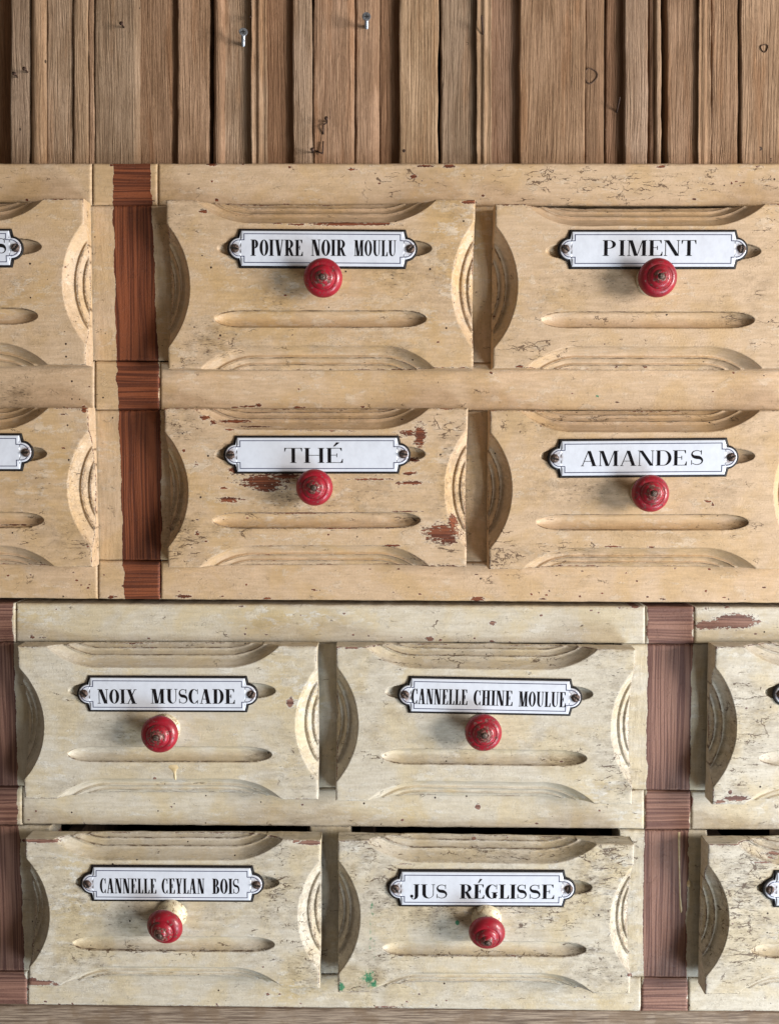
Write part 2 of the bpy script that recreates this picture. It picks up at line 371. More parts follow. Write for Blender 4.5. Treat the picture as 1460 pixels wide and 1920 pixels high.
# ------------------------------------------------------------------ wear map (positions on the cabinet, photo px at the surface)
CHIPS = [  # x, y, rx, ry, strength : paint gone, red-brown wood bare
 (495,903,74,22,.62),(455,882,44,12,.6),(535,893,50,9,.6),(500,915,34,10,.66),(420,915,20,5,.45),(430,937,40,8,.62),(770,905,40,6,.6),(440,790,50,5,.6),(480,800,60,3,.5),(786,818,17,36,.66),(765,812,34,10,.55),(745,820,30,4,.4),
 (770,862,22,9,.55),(770,888,26,6,.5),(700,899,80,4,.5),(828,1000,52,26,.66),(848,980,16,26,.6),(838,1014,30,12,.6),(385,783,14,6,.7),
 (400,792,12,8,.5),(430,806,18,3,.6),(620,808,120,2.5,.35),(560,962,120,2.5,.5),(760,959,60,2.5,.5),(640,991,120,2.5,.35),
 (370,1000,8,10,.4),(385,1015,14,5,.4),(370,975,8,4,.4),(735,1023,25,3,.7),(345,845,6,6,.5),(368,870,10,10,.35),
 (640,420,80,4.5,.8),(700,420,60,4,.7),(560,421,40,3,.5),(520,419,16,3,.5),(880,379,14,4,1),(382,396,8,4,.9),(455,384,24,2.5,.5),(535,383,14,2.5,.5),
 (775,331,9,6,.7),(905,367,9,5,.5),(660,318,16,5,.5),(800,311,26,3,.7),(840,311,16,5,.7),(398,309,14,4,.7),(455,308,12,3,.5),(1240,312,14,4,.6),(1420,312,22,3,.5),
 (1325,940,12,4,.55),(1335,946,5,6,.5),(1150,1025,26,3,.55),(1220,1026,12,2.5,.6),(1050,1061,8,3,.6),(1118,1062,6,2.5,.6),(975,687,10,3,.8),(1208,688,8,3,.6),(1155,688,6,3,.6),
 (345,1118,18,4,.8),(500,1122,14,3,.6),(590,1106,12,4,.45),(620,1107,10,4,.45),(895,1122,14,4,.8),(895,1125,20,3,.7),(1017,1123,10,3,.6),(1242,1124,10,3,.6),(208,1120,6,5,.8),(216,1118,8,4,.5),
 (470,762,30,3,.6),(485,760,8,5,.7),(560,764,22,3,.6),(680,763,8,3,.6),(440,764,12,3,.5),(640,765,10,2,.4),
 (923,1168,9,6,.7),(805,1198,10,5,.9),(825,1200,5,3,.8),(922,1202,8,3,.7),(1378,1165,34,12,1.2),(1330,1172,26,8,1.0),(1352,1170,40,7,1.0),(1420,1166,7,6,.7),(1310,1174,10,8,.8),
 (1190,1138,12,3,.8),(1362,1139,8,3,.7),(60,1194,6,5,.7),(80,1195,14,3,.4),(895,1513,6,6,.9),(544,1317,7,8,1.1),(290,1459,5,3,.8),(453,1137,12,3,.5),(262,1123,10,3,.6),(1160,1140,10,3,.4),
 (660,1215,30,2.5,.6),(75,1576,36,4,1.1),(100,1577,14,4,.8),(582,1580,24,5,1.0),(556,1577,10,5,.8),(888,1572,6,4,.8),(75,1843,28,5,1.0),(60,1838,12,6,.8),(105,1846,10,4,.6),(1180,1828,6,5,.8),
 (1380,1497,24,5,1.0),(1350,1503,14,4,.8),(1368,1485,5,6,.8),(1450,1600,30,5,.6),(1430,1617,30,3,.6),(1445,1608,20,4,.5),(720,1888,60,3,.5),(300,1887,80,3,.5),(120,1886,40,4,.5),(520,1889,60,3,.5),(1000,1898,80,2,.3),
 (1400,1895,30,2.5,.4),(120,840,6,3,.4),(120,777,14,3,.5),(158,768,6,8,.9),(30,984,60,2.5,.5),(165,1025,6,8,.4),
 (1158,1688+2,1,1,0),(760,1620,30,2,.4),
]
CRACKS = [ # x, y, rx, ry, strength
 (1150,345,260,34,1.0),(760,330,130,28,.7),(1040,330,80,22,.6),(1420,340,60,30,.6),(360,420,40,40,.5),(400,655,70,18,.8),(350,680,40,20,.7),(400,630,30,20,.4),(840,655,50,20,.4),(1020,655,70,22,1.0),(1000,640,40,14,.5),
 (1380,600,60,20,.6),(1440,420,30,60,.7),(1440,620,30,60,.5),(350,1020,50,45,1.1),(330,800,40,40,.8),(840,800,40,40,.9),(845,1035,40,30,1.1),(760,975,60,20,.6),(500,965,120,30,.5),(860,900,20,40,.6),
 (940,1030,40,40,1.0),(1060,1030,60,22,.9),(1100,790,120,16,.8),(980,790,50,24,.6),(1180,600,120,12,.5),(1380,985,50,18,.6),(60,1000,60,50,.6),(150,1015,40,35,1.0),(100,900,60,30,.4),(60,800,50,20,.5),
 (880,1240,170,16,.9),(1150,1450,50,40,.9),(700,1420,40,14,.8),(720,1270,40,20,.4),(1150,1660,50,60,.8),(520,1670,40,60,.9),(520,1720,50,50,.8),(320,1782,200,8,1.0),(900,1790,220,8,1.0),(1110,1700,50,70,.8),
 (730,1640,40,30,.9),(1000,1720,120,40,.8),(940,1600,200,20,.7),(680,1580,50,40,.9),(1150,1600,60,40,.9),(700,1850,60,20,.7),(1400,1400,60,90,.8),(1400,1300,40,60,.7),(1400,1680,60,120,1.1),(1400,1790,60,50,.9),
 (560,1760,50,60,.7),(200,1780,60,30,.5),(420,1500,200,5,.3),(830,715,40,8,.6),(900,740,60,20,.3),(1300,780,150,30,.4),(60,340,100,30,.3),(620,765,200,5,.6),
]
DIRTS = [(340,400,30,30,.5),(850,400,40,30,.5),(740,660,60,20,.5),(455,500,40,20,.5),(870,560,16,70,.6),(1080,470,30,40,.5),(1010,560,40,40,.4),(980,640,40,40,.4),(1240,1000,120,12,.4),(1000,800,60,20,.6),(940,900,14,60,.5),(1420,800,40,40,.4),(420,990,60,20,.5),(345,950,16,60,.5),(850,850,20,40,.8),(70,1300,20,60,.4),(130,1470,60,16,.4),(570,1480,30,20,.5),(700,1380,40,50,.4),(760,1340,40,20,.5),(1130,1400,50,50,.5),(80,1700,20,80,.6),(200,1620,60,20,.5),(560,1540,30,10,.5),(480,1620,40,30,.6),(660,1640,30,40,.7),(660,1750,24,80,.6),(820,1640,140,16,.5),
 (740,500,60,50,.8),(560,520,70,40,.5),(440,440,50,40,.4),(400,640,60,40,.8),(700,640,60,40,.35),(820,520,40,80,.6),(330,420,40,60,.5),(560,640,160,30,.2),(520,560,50,40,.6),(780,600,40,20,.6),
 (1060,540,60,40,.5),(1150,530,60,40,.5),(1380,600,50,14,.9),(1350,570,60,14,.3),(1400,480,40,30,.4),(20,540,40,40,.5),(60,630,60,20,.4),(1420,540,40,80,.4),
 (560,930,90,40,.8),(700,930,60,50,.6),(770,975,30,14,.9),(340,1000,40,50,.8),(340,800,40,40,.7),(840,900,40,120,.6),(420,850,40,40,.6),(860,930,30,70,.8),(1080,920,100,30,.7),(1340,920,60,40,.5),(1380,985,40,12,.7),(1100,1040,200,16,.5),
 (60,920,60,60,.4),(120,1000,60,50,.5),(150,900,30,90,.7),(60,360,40,25,.2),(30,740,40,30,.9),(140,560,20,80,.4),
 (230,1380,80,40,.5),(540,1420,60,60,.5),(480,1420,30,12,.8),(300,1440,120,20,.3),(560,1290,40,60,.4),(160,1320,70,60,.3),(1050,1400,120,50,.45),(1050,1424,50,10,1.0),(860,1400,90,50,.5),(680,1300,50,60,.4),(1150,1300,40,90,.6),(1160,1470,40,40,.7),
 (150,1680,90,60,.7),(240,1720,80,40,.7),(520,1680,80,60,.7),(480,1790,40,30,.5),(570,1820,50,40,.9),(150,1800,90,50,.6),(560,1600,40,20,.5),(80,1620,40,60,.5),(400,1720,60,30,.5),(580,1700,30,90,.7),
 (820,1700,100,50,.9),(720,1680,60,60,.8),(1010,1700,100,50,.7),(1120,1650,70,80,.9),(1120,1830,80,40,.8),(700,1820,80,60,.7),(1000,1600,160,20,.6),(680,1600,50,40,.7),(1100,1782,40,12,1.0),(1160,1760,30,90,.7),
 (1400,1660,80,120,.9),(1400,1350,80,120,.6),(1370,1480,40,40,.7),(1380,1800,80,60,.7),(1330,1740,20,120,.6),(900,1860,400,20,.3),(1340,1430,20,60,.3),(500,1225,60,12,.5),(500,400,300,10,.4),(600,790,240,14,.4),(700,1240,60,20,.5),(1120,1230,60,18,.7),(520,1590,60,16,.5),(1120,1600,60,16,.8),
]
GREENS = [(697,1695,4,10,.55),(697,1713,20,3,.5),(694,1750,3,60,.52),(702,1760,3,70,.45),(697,1700,6,22,.5),(694,1760,5,60,.45),(690,1832,16,18,.75),(640,1850,8,9,1.0),(700,1845,12,10,.8),(857,1730,4,5,1.3),(1119,743,3,2,1.4),(712,1715,26,2.5,.5),(684,1780,10,20,.3),(668,1850,10,8,.4)]
TONES = [(560,1160,180,25,.5),(60,1160,60,25,.5),(450,1225,90,10,.3),(700,1525,120,20,.5),(250,1530,120,14,.3),(1190,1540,60,30,.4),(480,560,160,90,.35),(700,600,150,80,.35),(560,900,200,100,.4),(130,1650,60,100,.3),
         (1130,1680,60,70,.3),(1010,1720,60,30,.4),(540,1860,60,30,.5),(60,560,60,40,.5),(850,460,60,90,.6),(560,1280,60,60,.4),(120,880,70,80,.4),(1080,1880,80,12,.4),(1130,1480,50,30,.5)]
_r = random.Random(11)
for _k in range(110):
    _y = _r.choice((312, 345, 376, 700, 730, 756, 1072, 1095, 1112, 1120, 1148, 1172, 1196, 1505, 1525, 1543, 1862, 1876, 1888)) + _r.uniform(-8, 8)
    CHIPS.append((_r.uniform(0, 1460), _y, _r.uniform(2, 4.5), _r.uniform(1.4, 2.6), _r.uniform(.7, 1.05)))
for _k in range(30): CHIPS.append((_r.uniform(0, 1460), _r.uniform(380, 1860), _r.uniform(2, 5), _r.uniform(1.2, 2.2), _r.uniform(.6, .95)))
def field(spots, X, Y, mode='max'):
    r = np.full(X.shape, 0.0)
    for x, y, rx, ry, s in spots:
        if X.max() < x - 2.2 * rx or X.min() > x + 2.2 * rx or Y.max() < y - 2.2 * ry or Y.min() > y + 2.2 * ry: continue
        q = ((X - x) / rx) ** 2 + ((Y - y) / ry) ** 2
        r = np.maximum(r, s * np.exp(-q * 0.9))
    return r
def chip_field(X, Y):
    r = np.full(X.shape, -1.0)
    for x, y, rx, ry, s in CHIPS:
        if s == 0 or X.max() < x - 2.5 * rx or X.min() > x + 2.5 * rx or Y.max() < y - 2.5 * ry or Y.min() > y + 2.5 * ry: continue
        q = np.sqrt(((X - x) / rx) ** 2 + ((Y - y) / ry) ** 2)
        r = np.maximum(r, 0.62 * s - 0.62 * q)
    return r
def bilin(Q, S, T, Y):
    """Q: 4 photo corners TL TR BR BL of a board front lying in plane y=Y"""
    P = [np.array(at(x, y, Y)[:]) for x, y in Q]
    S = S[..., None]; T = T[..., None]
    return (P[0] * (1 - S) + P[1] * S) * (1 - T) + (P[3] * (1 - S) + P[2] * S) * T

# ------------------------------------------------------------------ drawer fronts
LIP_D = np.array([-9, 0.0, 0.6, 1.2, 2.4, 3.6, 4.6, 5.2, 5.9, 6.4, 7.4, 8.4, 9.0, 9.6, 10.2, 11.2, 12.6, 14.0])
LIP_H = np.array([0, 0.0, 1.7, 2.6, 4.1, 5.4, 6.3, 5.9, 5.2, 6.8, 7.9, 8.9, 8.6, 7.9, 9.3, 10.2, 11.0, 11.1])
def drawer_front(Q, Yf, thick, mat, parent, seed, sag=0.0, worn=0.0, nu=440, nv=240, us=None, grooves=True):
    P0 = [np.array(at(x, y, Yf)[:]) for x, y in Q]
    W = 1000 * np.linalg.norm(P0[1] - P0[0]); H = 1000 * np.linalg.norm(P0[3] - P0[0])
    s = np.linspace(0, 1, nu) if us is None else us
    t = np.linspace(0, 1, nv)
    T, S = np.meshgrid(t, s, indexing='ij')
    U = S * 577; V = T * 315                                     # shape space: px of the POIVRE front
    wob = 1.6 * fbm(U / 60, V / 60, seed, 3)
    d = np.full(U.shape, -99.0)
    rs = lambda k: (_hash(np.array([k]), np.array([3]), seed)[0] - 0.5)
    # left and right scoops
    for side in (0, 1):
        half = 117 + 5 * rs(side); dep = 43 + 3 * rs(side + 4)
        R = (half ** 2 + dep ** 2) / (2 * dep); x = U if side == 0 else 577 - U
        d = np.maximum(d, R - np.hypot(x + (R - dep), V - (160 + 4 * rs(side + 8))))
    for side in (0, 1):
        dep = 42 + 2 * rs(side + 12); y = V if side == 0 else 315 - V
        ua, ub = ((158, 400) if side == 0 else (165, 402)); ua += 4 * rs(20 + side); ub += 4 * rs(24 + side)
        cw = 103.0; R = (cw ** 2 + dep ** 2) / (2 * dep); cy = -(R - dep)
        xx = np.maximum(np.maximum(ua - U, U - ub), 0)
        d = np.maximum(d, R - np.hypot(xx, y - cy))
    d_mm = (d + wob) * 0.285
    h = np.interp(d_mm, LIP_D, LIP_H)
    # two long gouged flutes (the upper one runs behind the enamel plate)
    gd = np.full(U.shape, 0.0); rimd = np.full(U.shape, 99.0)
    for gy, x0, x1 in ((90, 95, 497), (222, 88, 488)):
        if not grooves: break
        tt = np.clip(np.maximum((x0 + 52 - U) / 52, (U - (x1 - 52)) / 52), 0, 1)
        w = 15.5 * np.sqrt(np.maximum(1 - tt ** 2, 0)) + 1e-3
        inside = (U > x0) & (U < x1)
        q = (V + wob * 0.5 - gy) / w
        g = 4.2 * (w / 15.5) * np.sqrt(np.maximum(1 - q ** 2, 0)) * inside
        gd = np.maximum(gd, g)
        rimd = np.minimum(rimd, np.where(inside, np.abs(np.abs(V + wob * 0.5 - gy) - w), 99))
    h = np.maximum(h, gd)
    # hand-made unevenness, brushed paint
    h = h + 0.35 * fbm(U / 150, V / 150, seed + 5, 3) + 0.10 * fbm(U / 40, V / 9, seed + 6, 3)
    P = bilin(Q, S, T, Yf)
    P[..., 1] += h * 0.001
    # outline wobble
    eo = np.minimum(np.minimum(U, 577 - U), np.minimum(V, 315 - V)) * 0.285
    fall = np.exp(-eo / 2.0)
    P[..., 0] += 0.0005 * fall * fbm(V / 30, U / 300, seed + 7, 3)
    P[..., 2] += 0.0005 * fall * fbm(U / 30, V / 300, seed + 8, 3)
    P[..., 1] += 0.0005 * np.exp(-(eo / 0.5)) * (0.6 + 1.2 * np.abs(fbm(U / 12, V / 12, seed + 9, 3)))
    X, Y = to_px(P)
    # wear attributes; line also carries moulding shade put into the colour
    n1 = fbm(U / 14, V / 6, seed + 11, 4); n2 = fbm(U / 60, V / 60, seed + 12, 3)
    lip = np.exp(-(np.abs(d_mm - 0.3) / 0.55) ** 2); riml = np.exp(-(rimd / 2.2) ** 2)
    amt = 0.55 + 0.9 * n2
    chip = chip_field(X, Y)
    chip = np.maximum(chip, -0.62 + 0.42 * np.maximum(lip, riml * 0.9) + 0.5 * n2)
    chip = np.maximum(chip, -0.50 + 0.50 * np.exp(-eo / 0.7) + 0.7 * n2)
    step2 = np.exp(-(np.abs(d_mm - 6.1) / 0.5) ** 2) + np.exp(-(np.abs(d_mm - 9.8) / 0.5) ** 2)
    chip = np.maximum(chip, -0.62 + (0.34 + worn) * step2 + 0.6 * n2)
    chip = np.maximum(chip, -0.62 + (0.30 + worn) * np.maximum(lip, riml) + 0.6 * n2)
    crack = field(CRACKS, X, Y) + 0.18 * riml * amt + 0.04
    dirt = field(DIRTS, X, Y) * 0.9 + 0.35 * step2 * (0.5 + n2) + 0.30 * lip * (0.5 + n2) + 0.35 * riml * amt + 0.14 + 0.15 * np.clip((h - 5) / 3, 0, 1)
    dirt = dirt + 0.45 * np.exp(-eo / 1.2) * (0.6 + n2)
    tone = field(TONES, X, Y); green = field(GREENS, X, Y)
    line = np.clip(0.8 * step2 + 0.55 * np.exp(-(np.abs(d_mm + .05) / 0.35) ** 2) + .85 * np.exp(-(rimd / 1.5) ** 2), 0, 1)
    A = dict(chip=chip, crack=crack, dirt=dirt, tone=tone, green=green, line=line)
    # close the shell: small round-over, then the sides back to the rear face
    c0 = P.reshape(-1, 3).mean(0)
    def ring(P, A, out, back=None, down=0.0):
        Pn = np.pad(P, ((1, 1), (1, 1), (0, 0)), mode='edge')
        An = {k: np.pad(v, 1, mode='edge') for k, v in A.items()}
        b = np.ones(Pn.shape[:2], bool); b[1:-1, 1:-1] = False
        n_, m_ = Pn.shape[:2]
        dx = np.zeros((n_, m_)); dz = np.zeros((n_, m_))
        dx[:, 0] = -1; dx[:, -1] = 1; dz[0, :] = 1; dz[-1, :] = -1
        Pn[..., 0] += dx * out; Pn[..., 2] += dz * out
        if back is None: Pn[..., 1][b] += down
        else: Pn[..., 1][b] = back
        return Pn, An
    P, A = ring(P, A, 0.00025, None, 0.00025)
    P, A = ring(P, A, 0.00008, None, 0.0006)
    e = A['chip'] * 0
    P, A = ring(P, A, 0.0, Yf + thick - 0.0008)
    P[0, :, 2] -= sag
    P, A = ring(P, A, 0.0, Yf + thick)
    b = np.ones(P.shape[:2], bool); b[4:-4, 4:-4] = False
    nb = fbm(P[..., 0] * 90, P[..., 2] * 90, seed + 30, 3)
    A['chip'][b] = np.maximum(-0.5 + 0.6 * nb, -0.9)[b]; A['dirt'][b] = 0.35
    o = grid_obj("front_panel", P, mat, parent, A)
    # rear face
    return o, P, c0

# ------------------------------------------------------------------ lettering, high-contrast roman capitals made of strokes
def q_rect(x0, y0, x1, y1): return [((x0, y0), (x1, y0), (x1, y1), (x0, y1))]
def q_diag(xa, ya, xb, yb, t): return [((xa - t / 2, ya), (xa + t / 2, ya), (xb + t / 2, yb), (xb - t / 2, yb))]
def q_ring(x0, x1, y0, y1, tl, tr, th, a0=0.0, a1=360.0, n=30):
    """ellipse ring; tl / tr = stroke at the left / right, th = hairline at top and bottom"""
    cx, rx = (x0 + x1) / 2, (x1 - x0) / 2; cy, ry = (y0 + y1) / 2, (y1 - y0) / 2
    ix0, ix1 = x0 + tl, x1 - tr; icx, irx = (ix0 + ix1) / 2, (ix1 - ix0) / 2; iry = ry - th
    out = []
    for k in range(n):
        a = math.radians(a0 + (a1 - a0) * k / n); b = math.radians(a0 + (a1 - a0) * (k + 1) / n)
        out.append(((cx + rx * math.cos(a), cy + ry * math.sin(a)), (cx + rx * math.cos(b), cy + ry * math.sin(b)),
                    (icx + irx * math.cos(b), cy + iry * math.sin(b)), (icx + irx * math.cos(a), cy + iry * math.sin(a))))
    return out
def q_path(pts, ws):
    out = []; L = []; R = []
    for i, p in enumerate(pts):
        a = pts[max(i - 1, 0)]; b = pts[min(i + 1, len(pts) - 1)]
        dx, dy = b[0] - a[0], b[1] - a[1]; l = math.hypot(dx, dy) or 1; nx, ny = -dy / l, dx / l
        L.append((p[0] + nx * ws[i] / 2, p[1] + ny * ws[i] / 2)); R.append((p[0] - nx * ws[i] / 2, p[1] - ny * ws[i] / 2))
    for i in range(len(pts) - 1): out.append((L[i], L[i + 1], R[i + 1], R[i]))
    return out
GW = dict(I=.46, E=.84, L=.78, N=1.0, M=1.22, O=.92, U=.98, A=1.0, R=.98, P=.86, V=.96, T=.9, H=1.04, S=.74, C=.86, D=.96, X=.98, Y=.92, B=.88, G=.98, J=.66)
def glyph(ch, w, h, ts, th):
    s = ts * 0.42; q = []
    stem = lambda x: q_rect(x, 0, x + ts, h)
    ser = lambda x0, x1, y: q_rect(x0, y, x1, y + th)
    lo, hi = 0, h - th
    bit = h * 0.26
    if ch == 'I': x = (w - ts) / 2; q = stem(x) + ser(x - s, x + ts + s, lo) + ser(x - s, x + ts + s, hi)
    elif ch in 'EL':
        q = stem(s) + ser(0, w, lo) + q_diag(w - th / 2, 0, w - th / 2 + th * .2, bit, th * 1.2) + [((w - ts * .7, 0), (w, 0), (w, bit), (w - th, bit * .7))]
        if ch == 'E':
            q += ser(0, w * .94, hi) + [((w * .94 - ts * .6, h), (w * .94, h), (w * .94, h - bit * .9), (w * .94 - th, h - bit * .7))]
            q += q_rect(s + ts, h * .5, w * .66, h * .5 + th) + q_rect(w * .66 - th, h * .38, w * .66, h * .64)
        else: q += ser(0, 2 * s + ts, hi)
    elif ch == 'T':
        x = (w - ts) / 2; q = stem(x) + ser(x - s, x + ts + s, lo) + ser(0, w, hi)
        q += [((0, h), (ts * .5, h), (th, h - bit * .8), (0, h - bit))] + [((w - ts * .5, h), (w, h), (w, h - bit), (w - th, h - bit * .8))]
    elif ch == 'H':
        q = stem(s) + stem(w - s - ts) + q_rect(s, h * .49, w - s, h * .49 + th)
        for x in (s, w - s - ts): q += ser(x - s, x + ts + s, lo) + ser(x - s, x + ts + s, hi)
    elif ch == 'N':
        x0 = s; x1 = w - s - th
        q = q_rect(x0, 0, x0 + th, h) + q_rect(x1, 0, x1 + th, h) + q_diag(x0 + ts * .55, h, x1 - ts * .25, 0, ts * 1.15)
        q += ser(0, x0 + th + s, lo) + ser(x1 - s, w, hi) + ser(0, x0 + ts * .6, hi)
    elif ch == 'M':
        x0 = s; x1 = w - s - ts; xm = (x0 + x1) / 2 + ts * .1
        q = q_rect(x0, 0, x0 + th, h) + stem(x1) + q_diag(x0 + ts * .6, h, xm, 0, ts * 1.05) + q_diag(x1 + ts * .1, h, xm + ts * .35, 0, th * 1.2)
        q += ser(0, x0 + th + s, lo) + ser(x1 - s, w, lo) + ser(x1, w, hi) + ser(0, x0 + ts * .6, hi)
    elif ch == 'U':
        x1 = w - s - th; r = h * .34
        q = q_rect(s, r, s + ts, h) + q_rect(x1, r, x1 + th, h) + q_ring(s, x1 + th, 0, 2 * r, ts, th, th * 1.3, 180, 360, 18)
        q += ser(0, 2 * s + ts, hi) + ser(x1 - s, w, hi)
    elif ch == 'J':
        x = w - s - ts; r = h * .20
        q = q_rect(x, r * 0.7, x + ts, h) + ser(x - s, w, hi)
        q += q_path([(x + ts * .5, h * .2), (x + ts * .35, h * .05), (x - w * .05, -h * .06), (w * .25, -h * .04), (w * .10, h * .08)], [ts, ts * .8, th * 1.4, th * 1.2, th])
        q += q_ring(w * 0., w * .0 + ts * .95, h * .05, h * .05 + ts * .95, ts * .47, ts * .47, ts * .47, 0, 360, 12)
    elif ch == 'V':
        xm = w / 2; q = q_diag(s + ts * .5, h, xm, 0, ts * 1.05) + q_diag(w - s, h, xm + ts * .3, 0, th * 1.2)
        q += ser(0, 2 * s + ts, hi) + ser(w - 2.2 * s, w, hi)
    elif ch == 'A':
        xm = w / 2; q = q_diag(xm, h, w - s - ts * .5, 0, ts * 1.05) + q_diag(xm - ts * .2, h, s, 0, th * 1.2) + q_rect(w * .24, h * .30, w * .72, h * .30 + th)
        q += ser(0, 2.4 * s, lo) + ser(w - 2 * s - ts, w, lo)
    elif ch == 'X':
        q = q_diag(s + ts * .5, h, w - s - ts * .5, 0, ts * 1.1) + q_diag(w - s - th, h, s + th, 0, th * 1.3)
        q += ser(0, 2 * s + ts, hi) + ser(w - 2 * s - ts, w, lo) + ser(0, 2.4 * s, lo) + ser(w - 2.4 * s, w, hi)
    elif ch == 'Y':
        xm = w / 2; q = q_rect(xm - ts / 2, 0, xm + ts / 2, h * .5) + q_diag(s + ts * .5, h, xm, h * .42, ts) + q_diag(w - s, h, xm + ts * .3, h * .42, th * 1.2)
        q += ser(xm - ts / 2 - s, xm + ts / 2 + s, lo) + ser(0, 2 * s + ts, hi) + ser(w - 2.4 * s, w, hi)
    elif ch == 'O': q = q_ring(0, w, 0, h, ts, ts, th)
    elif ch in 'CG':
        q = q_ring(0, w * 1.04, 0, h, ts, ts * .6, th, 48, 318 if ch == 'C' else 330, 28)
        q += q_rect(w * .93 - th, h * .66, w * .93, h)
        if ch == 'C': q += q_rect(w * .93 - th, 0, w * .93, h * .26)
        else: q += q_rect(w - s - ts, 0.03 * h, w - s, h * .42) + ser(w - 2 * s - ts, w, h * .42)
    elif ch == 'D': q = stem(s) + ser(0, w * .5, lo) + ser(0, w * .5, hi) + q_ring(-w * .02, w, 0, h, ts, ts, th, -88, 88, 22)
    elif ch in 'PR':
        q = stem(s) + ser(0, 2 * s + ts, lo) + ser(0, w * .5, hi) + q_rect(s + ts, h * .46, w * .5, h * .46 + th)
        q += q_ring(w * .02, w * .93, h * .46, h, ts, ts * .95, th, -88, 88, 18)
        if ch == 'R': q += q_diag(w * .52, h * .48, w - ts * .55, 0, ts * .95) + ser(w - ts * .9, w + s * .5, lo)
    elif ch == 'B':
        q = stem(s) + ser(0, w * .5, lo) + ser(0, w * .5, hi) + q_rect(s + ts, h * .5, w * .5, h * .5 + th)
        q += q_ring(w * .02, w * .9, h * .5, h, ts, ts * .9, th, -88, 88, 16) + q_ring(w * .02, w, 0, h * .53, ts, ts, th, -88, 88, 16)
    elif ch == 'S':
        pts = []; ws = []
        N_ = 22
        for k in range(N_ + 1):
            u = k / N_
            if u < .5:
                a = math.radians(35 + (270 - 35) * (u / .5)); px_ = w * .5 + (w * .42) * math.cos(a); py_ = h * .745 + (h * .225) * math.sin(a)
            else:
                a = math.radians(90 - (90 + 145) * ((u - .5) / .5)); px_ = w * .5 + (w * .44) * math.cos(a); py_ = h * .275 + (h * .245) * math.sin(a)
            pts.append((px_, py_)); ws.append(th * 1.1 + (ts * 1.0 - th) * math.exp(-((u - .5) / .17) ** 2))
        q = q_path(pts, ws) + q_rect(w * .88 - th, h * .70, w * .88, h * .99) + q_rect(w * .04, h * .02, w * .04 + th, h * .32)
    return q
def word_quads(word, x0, x1, ybase, h, weight=1.0):
    """word: letters; fitted between x0 and x1 (plate mm)"""
    plain = word.replace('É', 'E'); gap = 0.10
    tot = sum(GW[c] for c in plain) + gap * (len(plain) - 1)
    k = (x1 - x0) / tot; out = []; x = x0
    for c, orig in zip(plain, word):
        w = GW[c] * k
        ts = min(k * 0.29, h * 0.24) * weight; th = max(0.26, h * 0.036)
        for qd in glyph(c, w, h, ts, th): out.append([(x + a, ybase + b) for a, b in qd])
        if orig == 'É':
            out.append([(x + w * .42, ybase + h * 1.10), (x + w * .50, ybase + h * 1.10), (x + w * .82, ybase + h * 1.36), (x + w * .62, ybase + h * 1.38)])
        x += w + gap * k
    return out

# ------------------------------------------------------------------ enamel name plate
PA, PB, PR = 44.8, 9.5, 5.5          # half length of body, half height, lobe radius (mm)
def dome(x, y): return 1.05 + 0.65 * (1 - (y / 11.0) ** 2) * (1 - .5 * (min(abs(x), 52) / 52.0) ** 2)
def plate_half(x, a, b, r, cx):
    x = abs(x)
    if x <= a: return b
    d = x - cx
    return math.sqrt(max(r * r - d * d, 0)) if d < r else 0.0
def plate_shell(bm, M, a, b, r, cx, zf, z_edge, z_back, ny=12):
    """closed dished shell; zf(x,y) top surface"""
    xs = []
    e = 1e-4
    right = [cx + r * math.sin(math.radians(t)) for t in np.linspace(math.degrees(math.asin((a - cx) / r)), 90, 11)]
    xs = [-x for x in right[::-1]] + list(np.concatenate([[-a + e, -a + .12, -a + .4], np.linspace(-a + 1.6, a - 1.6, 37), [a - .4, a - .12, a - e]])) + right
    rnd = 0.40; hr = plate_half(a + e, a, b, r, cx)
    T = [math.sin(math.pi / 2 * (-1 + 2 * k / ny)) for k in range(ny + 1)]
    ext = [hr + (b - hr) * u for u in (.35, .7, .9, .97, 1.0)]
    cols = []
    for x in xs:
        inb = abs(x) < a
        if inb: ys = [-y for y in ext[::-1]] + [hr * t for t in T] + ext
        else: ys = [plate_half(abs(x), a, b, r, cx) * t for t in T]
        if inb and abs(abs(x) - a) < .01: x = math.copysign(a, x)
        col = []
        for y in ys:
            if inb: de = min(b - abs(y), (a - abs(x)) if abs(y) > hr - .01 else 99)
            else: de = max(r - math.hypot(abs(x) - cx, y), 0)
            f = min(max(de / rnd, 0), 1); f = math.sqrt(1 - (1 - f) ** 2)
            col.append(bm.verts.new(M @ Vector((x, y, z_edge + (zf(x, y) - z_edge) * f))))
        cols.append((inb, col))
    for (i1, c1), (i2, c2) in zip(cols, cols[1:]):
        if i1 and not i2: c1 = c1[5:-5]
        if i2 and not i1: c2 = c2[5:-5]
        for k in range(len(c1) - 1):
            try: bm.faces.new((c1[k], c2[k], c2[k + 1], c1[k + 1]))
            except ValueError: pass
    bmesh.ops.remove_doubles(bm, verts=bm.verts[:], dist=0.00000015)
    edges = [ed for ed in bm.edges if ed.is_boundary]
    r_ = bmesh.ops.extrude_edge_only(bm, edges=edges)
    nv = [g for g in r_['geom'] if isinstance(g, bmesh.types.BMVert)]
    Mi = M.inverted()
    for v in nv:
        l = Mi @ v.co; l.z = z_back; v.co = M @ l
